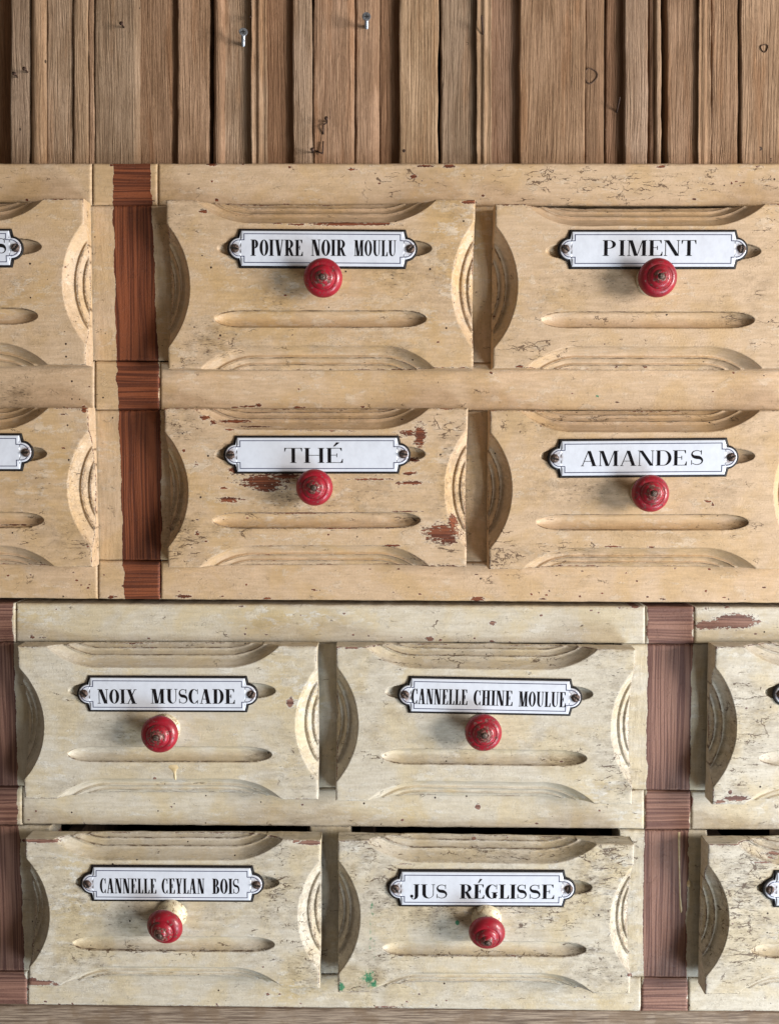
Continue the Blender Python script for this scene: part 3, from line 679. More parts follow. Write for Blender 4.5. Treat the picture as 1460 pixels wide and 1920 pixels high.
def plate_line(bm, M, inset, w):
    a, b = PA - inset, PB - inset
    pts = []
    # one closed outline, clockwise from top left
    def lobe(sgn):
        out = []
        r = PR - 1.1; cx = PA + 1.0
        for t in np.linspace(78, -78, 17):
            out.append((sgn * (cx + r * math.cos(math.radians(t))), r * math.sin(math.radians(t))))
        return out
    y1 = (PR - 1.1) * math.sin(math.radians(78))
    right = [(a, b), (a, y1 + .15), (a + 1.0, y1 + .15)] + lobe(1) + [(a + 1.0, -y1 - .15), (a, -y1 - .15), (a, -b)]
    left = [(-x, -y) for x, y in right]
    loop = right + left
    dense = []
    for p, q in zip(loop, loop[1:] + loop[:1]):
        n = max(1, int(math.hypot(q[0] - p[0], q[1] - p[1]) / 1.2))
        for k in range(n): dense.append((p[0] + (q[0] - p[0]) * k / n, p[1] + (q[1] - p[1]) * k / n))
    N_ = len(dense); vi = []; vo = []
    for i, p in enumerate(dense):
        a_ = dense[i - 1]; b_ = dense[(i + 1) % N_]
        d1 = Vector((p[0] - a_[0], p[1] - a_[1])).normalized(); d2 = Vector((b_[0] - p[0], b_[1] - p[1])).normalized()
        t = (d1 + d2).normalized(); nn = Vector((-t.y, t.x)); sc = 1 / max(0.6, (d1 + d2).length / 2)
        for lst, sg in ((vi, 1), (vo, -1)):
            x, y = p[0] + nn.x * w / 2 * sg * sc, p[1] + nn.y * w / 2 * sg * sc
            lst.append(bm.verts.new(M @ Vector((x, y, dome(x, y) + 0.06))))
    for i in range(N_):
        j = (i + 1) % N_
        bm.faces.new((vi[i], vi[j], vo[j], vo[i]))
def name_plate(drawer, c_px, w_px, tilt, Yf, words, seed, lean=0.0):
    Yp = Yf - 0.0002
    c = at(c_px[0], c_px[1], Yp - 0.002); c.y = Yp
    l = at(c_px[0] - w_px / 2, c_px[1], Yp - 0.002); r = at(c_px[0] + w_px / 2, c_px[1], Yp - 0.002)
    k = (r - l).length / (2 * 52.4) 
    R = Matrix(((1, 0, 0, 0), (0, 0, -1, 0), (0, 1, 0, 0), (0, 0, 0, 1)))          # plate x,y,z -> world x,z,-y
    M = Matrix.Translation(c) @ Matrix.Rotation(math.radians(lean), 4, 'Z') @ Matrix.Rotation(math.radians(tilt), 4, 'Y') @ R @ Matrix.Scale(k, 4)
    Mi = M.inverted()
    def loc(px, py):                                   # photo px -> plate mm
        p = Mi @ at(px, py, Yp - 0.0021); return p.x, p.y
    bm = bmesh.new()
    zb = lambda x, y: dome(x, y) - 0.42
    plate_shell(bm, M, PA + 1.25, PB + 1.25, PR + 1.15, PA + 1.2, zb, 0.25, -0.1, 12)
    pl = bm_obj("label_plate", bm, M_black, drawer, c, True)
    bm = bmesh.new(); plate_shell(bm, M, PA, PB, PR, PA + 1.2, dome, 0.85, 0.3, 14)
    bm_obj("enamel_face", bm, M_enamel, pl, c, True)
    bm = bmesh.new(); plate_line(bm, M, 1.7, 0.42); bm_obj("border_line", bm, M_line, pl, c)
    if words:
        bm = bmesh.new(); zi = 0
        for w, x0, x1, y0, y1, *rest in words:          # photo px extents
            a = loc(x0, (y0 + y1) / 2); b = loc(x1, (y0 + y1) / 2); top = loc((x0 + x1) / 2, y0)[1]; bot = loc((x0 + x1) / 2, y1)[1]
            for qd in word_quads(w, a[0], b[0], bot, top - bot, rest[0] if rest else 1.0):
                zi += 1; dz = 0.10 + 0.004 * (zi % 9); n = 3
                g = [[None] * (n + 1) for _ in range(n + 1)]
                for i in range(n + 1):
                    for j in range(n + 1):
                        u, v = i / n, j / n
                        x = (qd[0][0] * (1 - u) + qd[1][0] * u) * (1 - v) + (qd[3][0] * (1 - u) + qd[2][0] * u) * v
                        y = (qd[0][1] * (1 - u) + qd[1][1] * u) * (1 - v) + (qd[3][1] * (1 - u) + qd[2][1] * u) * v
                        g[i][j] = bm.verts.new(M @ Vector((x, y, dome(x, y) + dz)))
                for i in range(n):
                    for j in range(n): bm.faces.new((g[i][j], g[i + 1][j], g[i + 1][j + 1], g[i][j + 1]))
        bmesh.ops.recalc_face_normals(bm, faces=bm.faces[:])
        bm_obj("lettering", bm, M_letter, pl, c)
    rr = random.Random(seed)
    for sg in (-1, 1):
        x = sg * (48.6 + rr.uniform(-.4, .3)); y = rr.uniform(-.3, .3)
        S = M @ Matrix.Translation((x, y, 1.15)) @ Matrix.Rotation(rr.uniform(-.14, .14), 4, 'X') @ Matrix.Rotation(rr.uniform(-.14, .14), 4, 'Y') @ Matrix.Rotation(rr.uniform(0, 3.1), 4, 'Z')
        bm = bmesh.new()
        prof = [(1.2, -2.5), (1.2, -.3), (2.3, -.2), (2.45, .15), (2.3, .6), (1.9, 1.15), (1.2, 1.5), (.5, 1.62), (0, 1.64)]
        add_lathe(bm, prof, S, 28)
        Si = S.inverted()
        for v in bm.verts:                              # saw cut slot: press the middle of the head down
            lc = Si @ v.co
            if lc.z > 1.2 and abs(lc.y) < .42: lc.z -= .7; v.co = S @ lc
        s_ = bm_obj("screw", bm, M_rust, pl, S.translation, True)
        bm = bmesh.new(); add_box(bm, -2.3, 2.3, -.30, .30, .6, 1.48); bmesh.ops.transform(bm, matrix=S, verts=bm.verts)
        # the slot is a dark inset strip following the head, kept inside the screw mesh
        me = bpy.data.meshes.new("slot"); bm.to_mesh(me); bm.free(); 
        bm2 = bmesh.new(); bm2.from_mesh(s_.data); n0 = len(bm2.faces)
        for v in me.vertices: v.co = v.co - S.translation
        bm2.from_mesh(me); bm2.faces.ensure_lookup_table()
        for f in bm2.faces[n0:]: f.material_index = 1; f.smooth = False
        s_.data.materials.append(M_slot); bm2.to_mesh(s_.data); bm2.free(); bpy.data.meshes.remove(me)
    return pl

# ------------------------------------------------------------------ turned knob
KN = [(9.2, -1.0), (9.2, .3), (8.9, 1.2), (7.6, 2.0), (6.9, 3.0), (6.7, 4.2), (6.9, 5.2), (7.8, 6.2), (9.2, 7.0), (10.2, 7.9), (10.7, 9.0), (10.75, 9.9), (10.5, 10.9),
      (9.9, 11.9), (9.1, 12.7), (8.2, 13.25), (7.3, 13.5), (6.9, 13.4), (6.7, 13.45), (6.5, 13.9), (6.1, 14.5), (5.4, 15.1), (4.6, 15.5), (4.1, 15.55), (3.9, 15.6),
      (3.7, 15.9), (3.3, 16.4), (2.8, 16.8), (2.4, 17.0), (2.1, 16.9), (0.0, 16.8)]
def knob(drawer, head_px, r_px, base_px, Yf, seed, wear=0.0, cream=0.0, spin=0):
    rr = random.Random(seed)
    base = at(base_px[0], base_px[1], Yf)
    Yh = Yf - 0.0105
    hd = at(head_px[0], head_px[1], Yh)
    axis = (hd - base).normalized()
    rw = (at(head_px[0] + r_px, head_px[1], Yh) - hd).length
    k = rw / 10.75 
    Rz = axis.to_track_quat('Z', 'Y').to_matrix().to_4x4()
    M = Matrix.Translation(base) @ Rz @ Matrix.Rotation(rr.uniform(0, 6), 4, 'Z')
    kz = (hd - base).length / 10.3
    S = Matrix.Diagonal((k, k, kz, 1))
    # refine the profile
    prof = []
    for (r0, h0), (r1, h1) in zip(KN, KN[1:]):
        prof += [(r0, h0), ((r0 + r1) / 2, (h0 + h1) / 2)]
    prof.append(KN[-1])
    bm = bmesh.new(); add_lathe(bm, prof, M @ S, 72)
    MSi = (M @ S).inverted()
    locs = [MSi @ v.co for v in bm.verts]
    o = bm_obj("knob", bm, M_knob, drawer, base, True)
    w = []; c = []
    for l in locs:
        r = math.hypot(l.x, l.y); h = l.z
        e = 0.0
        for rc, hc, s in ((8.2, 13.3, .17), (6.4, 14.3, .26), (3.4, 16.3, .34), (10.7, 9.6, .05), (4.4, 15.5, .24)):
            e = max(e, s * 1.15 * math.exp(-(((r - rc) / .6) ** 2 + ((h - hc) / .6) ** 2)))
        e = max(e, (.44 if r < 2.9 else .26 + .8 * wear) if r < 4.0 and h > 15 else 0)
        w.append(e + wear); c.append(max(0, min(1, (6.6 - h) / 1.2)) + cream * (1 if l.y > 5 and h < 9 else 0))
    for nm, arr in (("wear", w), ("cream", c)):
        a = o.data.attributes.new(nm, 'FLOAT', 'POINT'); a.data.foreach_set("value", np.array(arr, np.float32))
    # screw end in the middle of the knob
    bm = bmesh.new()
    add_lathe(bm, [(1.75, 16.5), (1.75, 17.2), (1.5, 17.6), (.8, 17.85), (0, 17.8)], M @ S, 20)
    bm_obj("screw_end", bm, M_rust, o, M @ S @ Vector((0, 0, 17)), True)
    return o

# ------------------------------------------------------------------ the drawers
# corners TL TR BR BL (photo px), pull-out (m), plate (centre, width, tilt), words, knob (head, radius, base)
TH = 0.0125
DR = [
 dict(label='cream drawer at the left end of the top row, plate showing a final S', q=[(-418,373),(156,373),(161,683),(-412,683)], pull=.0010, up=1, vis=(.70,1.0),
      plate=((-133,464),350,0), words=[('S',-7,11,446,475)], knob=((-133,520),36,(-128,522))),
 dict(label='cream drawer with worn yellowish paint, its enamel plate reading POIVRE NOIR MOULU', q=[(312,375),(890,375),(886,690),(316,690)], pull=.0006, up=1,
      plate=((604,465.5),356,-.35), words=[('POIVRE',470,567.5,449,479.5,1.0),('NOIR',583.5,648,449,479.5,1.0),('MOULU',664,742.5,450,480,.95)], knob=((605.5,521),36.5,(608,524)), kw=.03),
 dict(label='cream drawer with fine cracks, its enamel plate reading PIMENT', q=[(929,383),(1508,382),(1500,690),(925,689)], pull=.0003, up=1,
      plate=((1224.5,466.5),356,0.0), words=[('PIMENT',1130,1305,450,479.5,.9)], knob=((1232.5,520.5),36.5,(1222,525)), kw=.02),
 dict(label='cream drawer, left end of the second row, with blank right half of an enamel plate', q=[(-408,765),(165,765),(173,1062),(-400,1062)], pull=.0004, up=1, vis=(.70,1.0),
      plate=((-113,848),348,0), words=[], knob=((-113,912),35,(-108,912))),
 dict(label='cream drawer with large red-brown paint losses, its enamel plate reading THÉ', q=[(308,766),(876,766),(873,1062),(316,1063)], pull=.0004, up=1,
      plate=((594,852.5),350,.0), words=[('THÉ',533.5,642.5,840,868,.95)], knob=((589.5,914),34.5,(592,913)), kw=.03, worn=.22),
 dict(label='cream drawer with dark cracked lower moulding, its enamel plate reading AMANDES', q=[(919,770),(1496,770),(1488,1066),(917,1066)], pull=.0004, up=1,
      plate=((1206,858.5),358,.45), words=[('AMANDE',1089,1287,845,873.5,.85),('S',1295,1318,844,872,.95)], knob=((1219,925),35,(1210,925)), kw=.10),
 dict(label='pale cream drawer with a paint drip, its enamel plate reading NOIX MUSCADE', q=[(33,1213),(593,1213),(595,1499),(47,1497)], pull=.0016, up=0,
      plate=((313.5,1302.5),339,-.25), words=[('NOIX',183,256.5,1293,1320,.95),('MUSCADE',283,440,1292.5,1320,.95)], knob=((299,1377),35,(309,1367)), kw=.10, cream=.6),
 dict(label='pale cream drawer, its enamel plate tilted and reading CANNELLE CHINE MOULUE', q=[(631,1213),(1190,1219),(1183,1508),(630,1501)], pull=.0016, up=0,
      plate=((918.5,1306.5),346,-1.1), words=[('CANNELLE',771.5,876,1292.5,1321.5,1.0),('CHINE',888,960.5,1295,1323.5,.95),('MOULUE',972.5,1060.5,1297.5,1326,.95)], knob=((906,1374),34.5,(903,1366)), kw=.16),
 dict(label='pale cream drawer cut by the right edge in the third row', q=[(1342,1213),(1902,1213),(1892,1508),(1336,1508)], pull=.0036, up=0, vis=(0,.30),
      plate=((1623,1303),346,0), words=[], knob=((1620,1370),35,(1612,1365))),
 dict(label='slightly open pale cream drawer, its enamel plate reading CANNELLE CEYLAN BOIS', q=[(48,1575),(600,1576),(598,1853),(56,1848)], pull=.0050, up=0,
      plate=((322,1659),344,-.35), words=[('CANNELLE',187.5,293,1648,1676,1.0),('CEYLAN',303.5,383.5,1648,1676.5,1.0),('BOIS',398,448.5,1648.5,1677,1.0)], knob=((308.5,1738.5),34.5,(323,1713)), kw=.15, cream=.5),
 dict(label='slightly open drawer with cracked paint and green splashes, its enamel plate reading JUS RÉGLISSE', q=[(634,1577),(1188,1585),(1180,1863),(634,1860)], pull=.0050, up=0,
      plate=((903,1668),352,-.25), words=[('JUS',769,838,1659,1685.5,.95),('RÉGLIS',862,987,1659,1686,.95),('SE',992.5,1038.5,1659.5,1686.5,.95)], knob=((912.5,1750),34,(911,1722)), kw=.02, worn=.13, cream=.4),
 dict(label='slightly open grimy cracked drawer cut by the right edge in the bottom row', q=[(1328,1584),(1880,1584),(1870,1864),(1322,1864)], pull=.0050, up=0, vis=(0,.30),
      plate=((1606,1669),350,0), words=[], knob=((1600,1740),35,(1594,1722))),
]
for i, d in enumerate(DR):
    Yf = -(TH + d['pull']); q = d['q']
    b0 = at((q[2][0] + q[3][0]) / 2, (q[2][1] + q[3][1]) / 2, Yf); b0.y = 0
    root = thing('drawer', d['label'], 'drawer', b0, 'spice drawers with enamel name plates')
    us = None
    if 'vis' in d:
        a, b = d['vis']
        us = np.concatenate([np.linspace(0, a, 50, endpoint=False) if a > 0 else [], np.linspace(a, b, 130, endpoint=(b == 1)), np.linspace(b, 1, 50) if b < 1 else []])
    mat = M_up_h if d['up'] else M_lo_h
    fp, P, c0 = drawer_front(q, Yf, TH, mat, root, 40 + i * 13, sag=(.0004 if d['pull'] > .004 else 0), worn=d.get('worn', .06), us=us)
    name_plate(root, d['plate'][0], d['plate'][1], -d['plate'][2], Yf, d['words'], 90 + i)
    k = d['knob']; knob(root, k[0], k[1], k[2], Yf, 300 + i, d.get('kw', .02) + .04, d.get('cream', 0))
    # box behind the front
    x0, x1 = P[..., 0].min() + .012, P[..., 0].max() - .012; z0, z1 = P[..., 2].min() + .006, P[..., 2].max() - .006
    yb = Yf + TH; bm = bmesh.new()
    add_box(bm, x0 - .009, x1 + .009, yb - .0005, yb + .001, z0 - .003, z1 + .003)
    add_box(bm, x0, x0 + .008, yb + .001, .115, z0, z1 - .004); add_box(bm, x1 - .008, x1, yb + .001, .115, z0, z1 - .004)
    add_box(bm, x0 + .008, x1 - .008, .107, .115, z0, z1 - .004); add_box(bm, x0 + .008, x1 - .008, yb + .001, .107, z0, z0 + .005)
    bm_obj('drawer_box', bm, M_inner, root, ((x0 + x1) / 2, .05, z0))

# ------------------------------------------------------------------ dried paint drips
def drip(parent, mat, Y, spine, origin):
    """spine: (px, py, half width px, height mm)"""
    bm = bmesh.new(); rows = []
    for px, py, w, hh in spine:
        rows.append([bm.verts.new(at(px + w * t, py, Y) + Vector((0, .0002 - .001 * hh * (1 - t * t), 0))) for t in np.linspace(-1, 1, 9)])
    for a, b in zip(rows, rows[1:]):
        for k in range(8): bm.faces.new((a[k], a[k + 1], b[k + 1], b[k]))
    return bm_obj('paint_drip', bm, mat, parent, at(origin[0], origin[1], Y), True)
M_drip = make_plain("cream_paint_drip", srgb(212, 190, 150), .4, 0, srgb(196, 172, 128), .4)
noix = [o for o in COL.objects if o.get('label', '').endswith('NOIX MUSCADE')][0]
YN = -(TH + .0016)
drip(noix, M_drip, YN, [(325,1434,15,.25),(326,1440,13,.5),(327,1444,6,.5),(328,1451,3.2,.5),(328.5,1457,3.2,.6),(329,1461,2.2,.5),(329,1463,.5,.1)], (326, 1445))

# ------------------------------------------------------------------ cabinet frames
BARE_UP_L = [(306,213),(384,212),(500,216),(677,219),(768,222),(900,228),(1052,231),(1130,235)]
BARE_UP_R = [(306,281),(384,286),(600,293),(677,297),(768,301),(1052,304),(1130,300)]
BARE_LL_R = [(1135,24),(1207,27),(1475,34),(1485,32),(1550,34),(1560,37),(1820,47),(1890,52)]
BARE_LR_L = [(1135,1213),(1207,1213),(1480,1211),(1557,1207),(1830,1205),(1897,1199)]
BARE_LR_R = [(1135,1302),(1207,1297),(1480,1292),(1500,1297),(1557,1290),(1830,1285),(1897,1290)]
def interp(tab, y): return np.interp(y, [a for a, b in tab], [b for a, b in tab])
def board(name, q, Y, thick, mat, parent, seed, upper, step=0.65, rnd=0.0012, crown=0.0003, vertical=False, edge_wear=0.0, bare_wear=0.0):
    P0 = [np.array(at(x, y, Y)[:]) for x, y in q]
    W = 1000 * np.linalg.norm(P0[1] - P0[0]); H = 1000 * np.linalg.norm(P0[3] - P0[0])
    nu = max(6, int(W / step)); nv = max(6, int(H / step))
    T, S = np.meshgrid(np.linspace(0, 1, nv), np.linspace(0, 1, nu), indexing='ij')
    U = S * W; V = T * H
    P = bilin(q, S, T, Y)
    e = np.minimum(np.minimum(V, H - V), np.minimum(U, W - U))
    rr = rnd * 1000
    f = np.clip(e / rr, 0, 1); h = rr * (1 - np.sqrt(1 - (1 - f) ** 2)) * 0 + 0.6 * rr * (1 - f) ** 2
    c = (2 * T - 1) if not vertical else (2 * S - 1)
    h = h + crown * 1000 * c ** 2
    if vertical: h = h + .10 * fbm(U / 2.5, V / 40, seed, 3) + .25 * fbm(U / 40, V / 80, seed + 2, 2)
    else: h = h + .10 * fbm(U / 40, V / 2.5, seed, 3) + .25 * fbm(U / 80, V / 40, seed + 2, 2)
    P[..., 1] += h * .001
    edge = np.exp(-e / .8)
    P[..., 2] += .0004 * edge * fbm(U / 7, V / 7, seed + 3, 3)
    X, Yp = to_px(P)
    n2 = fbm(U / 18, V / 18, seed + 4, 3)
    chip = chip_field(X, Yp)
    chip = np.maximum(chip, -.62 + (.35 + edge_wear) * edge + .6 * n2)
    if edge_wear: chip = np.maximum(chip, -.15 + edge_wear - .28 * (H - V) + .6 * n2)
    jag = 8 * fbm(U / 6, V / 9, seed + 6, 5) if vertical else 11.0 * fbm(U / 5, V / 5, seed + 6, 5)
    if upper: bare = np.minimum(X - interp(BARE_UP_L, Yp), interp(BARE_UP_R, Yp) - X) + jag
    else:
        b1 = interp(BARE_LL_R, Yp) - X; b2 = np.minimum(X - interp(BARE_LR_L, Yp), interp(BARE_LR_R, Yp) - X)
        bare = np.maximum(b1, b2) + jag
    chip = np.maximum(chip, np.clip(bare * .34, -1.2, 1.6) + np.where(bare > 4, .4, 0) - .02)
    dirt = field(DIRTS, X, Yp) * .8 + .2 + .45 * edge * (.6 + n2)
    crack = field(CRACKS, X, Yp) + .02; tone = field(TONES, X, Yp); green = field(GREENS, X, Yp)
    A = dict(chip=chip, crack=crack, dirt=dirt, tone=tone, green=green)
    def ring(P, A, back):
        Pn = np.pad(P, ((1, 1), (1, 1), (0, 0)), mode='edge'); An = {k: np.pad(v, 1, mode='edge') for k, v in A.items()}
        b = np.ones(Pn.shape[:2], bool); b[1:-1, 1:-1] = False
        if back < 0: Pn[..., 1][b] += -back
        else: Pn[..., 1][b] = Y + back
        return Pn, An
    P, A = ring(P, A, -.0005); P, A = ring(P, A, thick)
    return grid_obj(name, P, mat, parent, A)

up_c = thing('spice_cabinet', 'upper cream drawer cabinet with a bare red-brown strip, below the plank wall', 'cabinet', at(730, 1130, 0))
lo_c = thing('spice_cabinet', 'lower, paler cream painted drawer cabinet with a bare purple-brown strip on its right upright', 'cabinet', at(730, 1890, 0))
sd = 500
def nb(*a, **k):
    global sd; sd += 31; return board(*a, seed=sd, **k)
# upper cabinet
for rows in (((-60,172),(306,306),(378,384)), ((173.5,295),(306,306),(384,384)), ((296.5,1530),(306,306),(384,386))):
    (x0, x1), (t0, t1), (b0_, b1_) = rows
    nb('rail', [(x0,t0),(x1,t1),(x1,b1_),(x0,b0_)], 0, .018, M_up_h, up_c, upper=True)
for (x0, x1), (t0, t1), (b0_, b1_) in (((-60,177),(675,677),(767,768)), ((178,299),(677,678),(768,768)), ((300.5,1530),(679,682),(768,771))):
    nb('rail', [(x0,t0),(x1,t1),(x1,b1_),(x0,b0_)], 0, .018, M_up_h, up_c, upper=True)
for (x0, x1), (t0, t1), (b0_, b1_) in (((-60,183),(1050,1051),(1121,1123)), ((184,300),(1051,1052),(1123,1124)), ((301.5,1530),(1052,1056),(1124,1131))):
    nb('rail', [(x0,t0),(x1,t1),(x1,b1_),(x0,b0_)], 0, .018, M_up_h, up_c, upper=True)
nb('stile', [(140,385),(338,385),(340,676.3),(146,676)], .0007, .018, M_up_v, up_c, upper=True, vertical=True)
nb('stile', [(148,769),(338,769),(342,1050.5),(155,1050.2)], .0007, .018, M_up_v, up_c, upper=True, vertical=True)
nb('divider', [(862,386),(958,386),(954,681),(862,680)], .0010, .018, M_up_v, up_c, upper=True, vertical=True)
nb('divider', [(852,771),(948,771),(944,1055),(850,1054)], .0010, .018, M_up_v, up_c, upper=True, vertical=True)
nb('stile', [(1478,387),(1530,387),(1530,681),(1472,681)], .0007, .018, M_up_v, up_c, upper=True, vertical=True)
nb('stile', [(1466,772),(1530,772),(1530,1055),(1460,1055)], .0007, .018, M_up_v, up_c, upper=True, vertical=True)
# lower cabinet
for (x0, x1), (t0, t1), (b0_, b1_) in (((-60,29),(1131,1131),(1204,1204)), ((30,1209),(1131.5,1137.5),(1204,1207)), ((1210,1300),(1137.5,1138),(1207,1207)), ((1301,1530),(1138,1139),(1207,1208))):
    nb('rail', [(x0,t0),(x1,t1),(x1,b1_),(x0,b0_)], 0, .018, M_lo_h, lo_c, upper=False)
for (x0, x1), (t0, t1), (b0_, b1_) in (((-60,41),(1475,1475),(1547,1548)), ((42,1207),(1476,1482),(1546,1555)), ((1208,1294),(1483,1484),(1556,1556)), ((1295,1530),(1484,1486),(1556,1557))):
    nb('rail', [(x0,t0),(x1,t1),(x1,b1_),(x0,b0_)], 0, .018, M_lo_h, lo_c, upper=False)
for (x0, x1), (t0, t1), (b0_, b1_) in (((-60,51),(1822,1822),(1884,1885)), ((52,1201),(1823,1833),(1885,1897)), ((1202,1289),(1833,1834),(1897,1897)), ((1290,1530),(1834,1836),(1897,1898))):
    nb('rail', [(x0,t0),(x1,t1),(x1,b1_),(x0,b0_)], 0, .018, M_lo_h, lo_c, upper=False, edge_wear=.10)
nb('stile', [(-60,1205),(68,1205),(78,1474),(-60,1474)], .0007, .018, M_lo_v, lo_c, upper=False, vertical=True)
nb('stile', [(-60,1549),(95,1549),(102,1821),(-60,1821)], .0007, .018, M_lo_v, lo_c, upper=False, vertical=True)
nb('stile', [(1165,1208),(1372,1208.5),(1366,1483),(1160,1481)], .0007, .018, M_lo_v, lo_c, upper=False, vertical=True)
nb('stile', [(1160,1556.5),(1325,1557.5),(1350,1833.5),(1152,1832)], .0007, .018, M_lo_v, lo_c, upper=False, vertical=True)
nb('divider', [(575,1205.5),(650,1206),(650,1478),(575,1478)], .0010, .018, M_lo_v, lo_c, upper=False, vertical=True)
nb('divider', [(580,1550),(657,1551),(657,1827),(580,1827)], .0010, .018, M_lo_v, lo_c, upper=False, vertical=True)
drip(lo_c, M_drip, .0007, [(1272,1560,3,.3),(1272.5,1600,2.2,.4),(1273,1640,1.6,.4),(1274,1680,1.8,.5),(1275.5,1702,2.8,.8),(1276,1708,2.6,.9),(1276,1712,.5,.2)], (1273, 1640))
drip(lo_c, M_drip, .0007, [(1291,1650,1,.3),(1291,1654,4,1.0),(1291,1660,4.5,1.2),(1291,1664,1,.3)], (1291, 1657))
# carcasses
def carcass(root, ytop, ybot):
    zt, zb = at(730, ytop, 0).z, at(730, ybot, 0).z; xl, xr = at(-60, 800, 0).x, at(1530, 800, 0).x
    bm = bmesh.new(); add_box(bm, xl, xr, .019, .19, zt - .012, zt - .0005); bm_obj('top_board', bm, M_inner, root, (0, .1, zt))
    bm = bmesh.new(); add_box(bm, xl, xr, .019, .19, zb + .001, zb + .012); bm_obj('bottom_board', bm, M_inner, root, (0, .1, zb))
    bm = bmesh.new(); add_box(bm, xl, xr, .19, .20, zb, zt); bm_obj('back_panel', bm, M_inner, root, (0, .19, zb))
    for x in (xl, xr - .012):
        bm = bmesh.new(); add_box(bm, x, x + .012, .019, .19, zb + .012, zt - .012); bm_obj('side_panel', bm, M_inner, root, (x, .1, zb))
carcass(up_c, 307, 1122); carcass(lo_c, 1140, 1884)

# ------------------------------------------------------------------ plank wall above
wall = thing('plank_wall', 'wall of weathered brown vertical planks of uneven widths and depths above the cream cabinet', 'wall', at(730, 306, .02))
G1, G2, G3, G4 = srgb(154,128,104), srgb(160,122,88), srgb(124,90,62), srgb(176,144,110)
G5, G6, G7 = srgb(126,96,72), srgb(136,114,94), srgb(172,136,102)
# x0, x1 (photo px at the top / at the bottom), depth mm, kind, colour
PL = [(-60,-20,12,'flat',G1),(-22,19,24,'flat',G3),(19,56,12,'flat',G6),(56,88,5,'round',G7),(88,138,12,'flat',G1),(138,165,8,'flat',G4),(167,178,10,'flat',G2),(178,261,8,'bevel',G1),
      (260,314,19,'flat',G5),(313,334,21,'flat',G3),(333,393,12,'flat',G2),(400,420,5,'round',G2),(425,472,15,'flat',G1),(472,500,7,'ridge',G4),(499,549,20,'flat',G3),
      (549,586,9,'flat',G1),(587,666,8,'bevel',G2),(666,720,12,'bull',G2),(720,749,23,'flat',G3),(748,821,10,'flat',G4),(826,894,11,'flat',G6),(893,921,5,'ridge',G4),(921,974,20,'flat',G5),
      (973,1096,8,'flat',G2),(1096,1142,13,'bull',G5),(1143,1171,22,'flat',G3),(1170,1214,10,'flat',G1),(1214,1230,12,'round',G3),(1228,1240,6,'round',G4),(1250,1309,11,'flat',G2),(1308,1333,6,'ridge',G7),
      (1332,1382,13,'flat',G2),(1381,1390,25,'flat',G3),(1388,1475,9,'flat',G7),(1476,1530,12,'flat',G2)]
BARE_TOP = -70
planks = []
for i, (x0, x1, dep, kind, col) in enumerate(PL):
    dep0 = dep; dep = 6 + (dep - 6) * (.27 if dep < 24 else .45); Y = dep * .001; rg = random.Random(900 + i)
    sk = rg.uniform(-2, 2); sk = 0 if dep > 14 else sk * .6
    ex = 9 if (dep0 >= 15 and x1 - x0 > 15) else 0; x0 -= ex; x1 += ex
    q = [(x0 + sk, BARE_TOP), (x1 + sk, BARE_TOP), (x1, 304.5), (x0, 304.5)]
    P0 = [np.array(at(x, y, Y)[:]) for x, y in q]
    zb = at(730, 306, 0).z + .0002
    P0[2][2] = P0[3][2] = zb
    W = 1000 * (P0[1][0] - P0[0][0]); H = 1000 * (P0[0][2] - P0[3][2])
    nu = max(8, int(W / .7)); nv = 60
    T, S = np.meshgrid(np.linspace(0, 1, nv), np.linspace(0, 1, nu), indexing='ij')
    U, V = S * W, T * H
    Pg = (P0[0] * (1 - S[..., None]) + P0[1] * S[..., None]) * (1 - T[..., None]) + (P0[3] * (1 - S[..., None]) + P0[2] * S[..., None]) * T[..., None]
    c = 2 * S - 1; e = np.minimum(U, W - U)
    h = .5 * (1 - np.clip(e / .9, 0, 1)) ** 2
    if kind == 'round': h = h + W * .42 * (1 - np.sqrt(np.maximum(1 - (c * .97) ** 2, 0)))
    if kind == 'bull': h = h + 7 * np.clip((S - .45) / .55, 0, 1) ** 2
    if kind == 'bevel': h = h + 2.2 * np.clip((U - (W - 2.4)) / 2.4, 0, 1)
    if kind == 'ridge': h = h + 1.6 * np.abs(np.sin(S * math.pi * 2)) * (S < .97) + 2.0 * (S - .5)
    if kind == 'flat': h = h + .8 * fbm(S * 1.2, V / 160, 60 + i, 2)
    h = h + .30 * fbm(U / 1.1, V / 70, 80 + i, 3) + .7 * np.exp(-e / 1.2) * fbm(U / 20, V / 10, 120 + i, 4)
    Pg[..., 1] += h * .001
    Pg[..., 0] += .0012 * np.exp(-e / 1.5) * fbm(U * 0 + c, V / 18, 140 + i, 5)
    Pn = np.pad(Pg, ((1, 1), (1, 1), (0, 0)), mode='edge'); b = np.ones(Pn.shape[:2], bool); b[1:-1, 1:-1] = False
    Pn[..., 1][b] = .043
    o = grid_obj('plank', Pn, M_plank, wall)
    k = rg.uniform(1.08, 1.32); m_ = .15 if col in (G3, G5) else .55; o.color = ((col[0] * (1 - m_) + .275 * m_) * k, (col[1] * (1 - m_) + .183 * m_) * k, (col[2] * (1 - m_) + .118 * m_) * k * rg.uniform(.95, 1.05), 1)
    planks.append((x0 + ex, x1 - ex, Y, o))
bm = bmesh.new(); zt = at(730, BARE_TOP, 0).z; zb = at(730, 306, 0).z
add_box(bm, at(-60, 0, .05).x, at(1530, 0, .05).x, .044, .056, zb - .002, zt + .01)
bm_obj('backing_board', bm, M_inner, wall, (0, .05, zb))
def plank_at(x, y=0):
    best = None
    for x0, x1, Y, o in planks:
        if x0 <= x < x1 and (best is None or Y < best[0]): best = (Y, o)
    return best or (planks[0][2], planks[0][3])
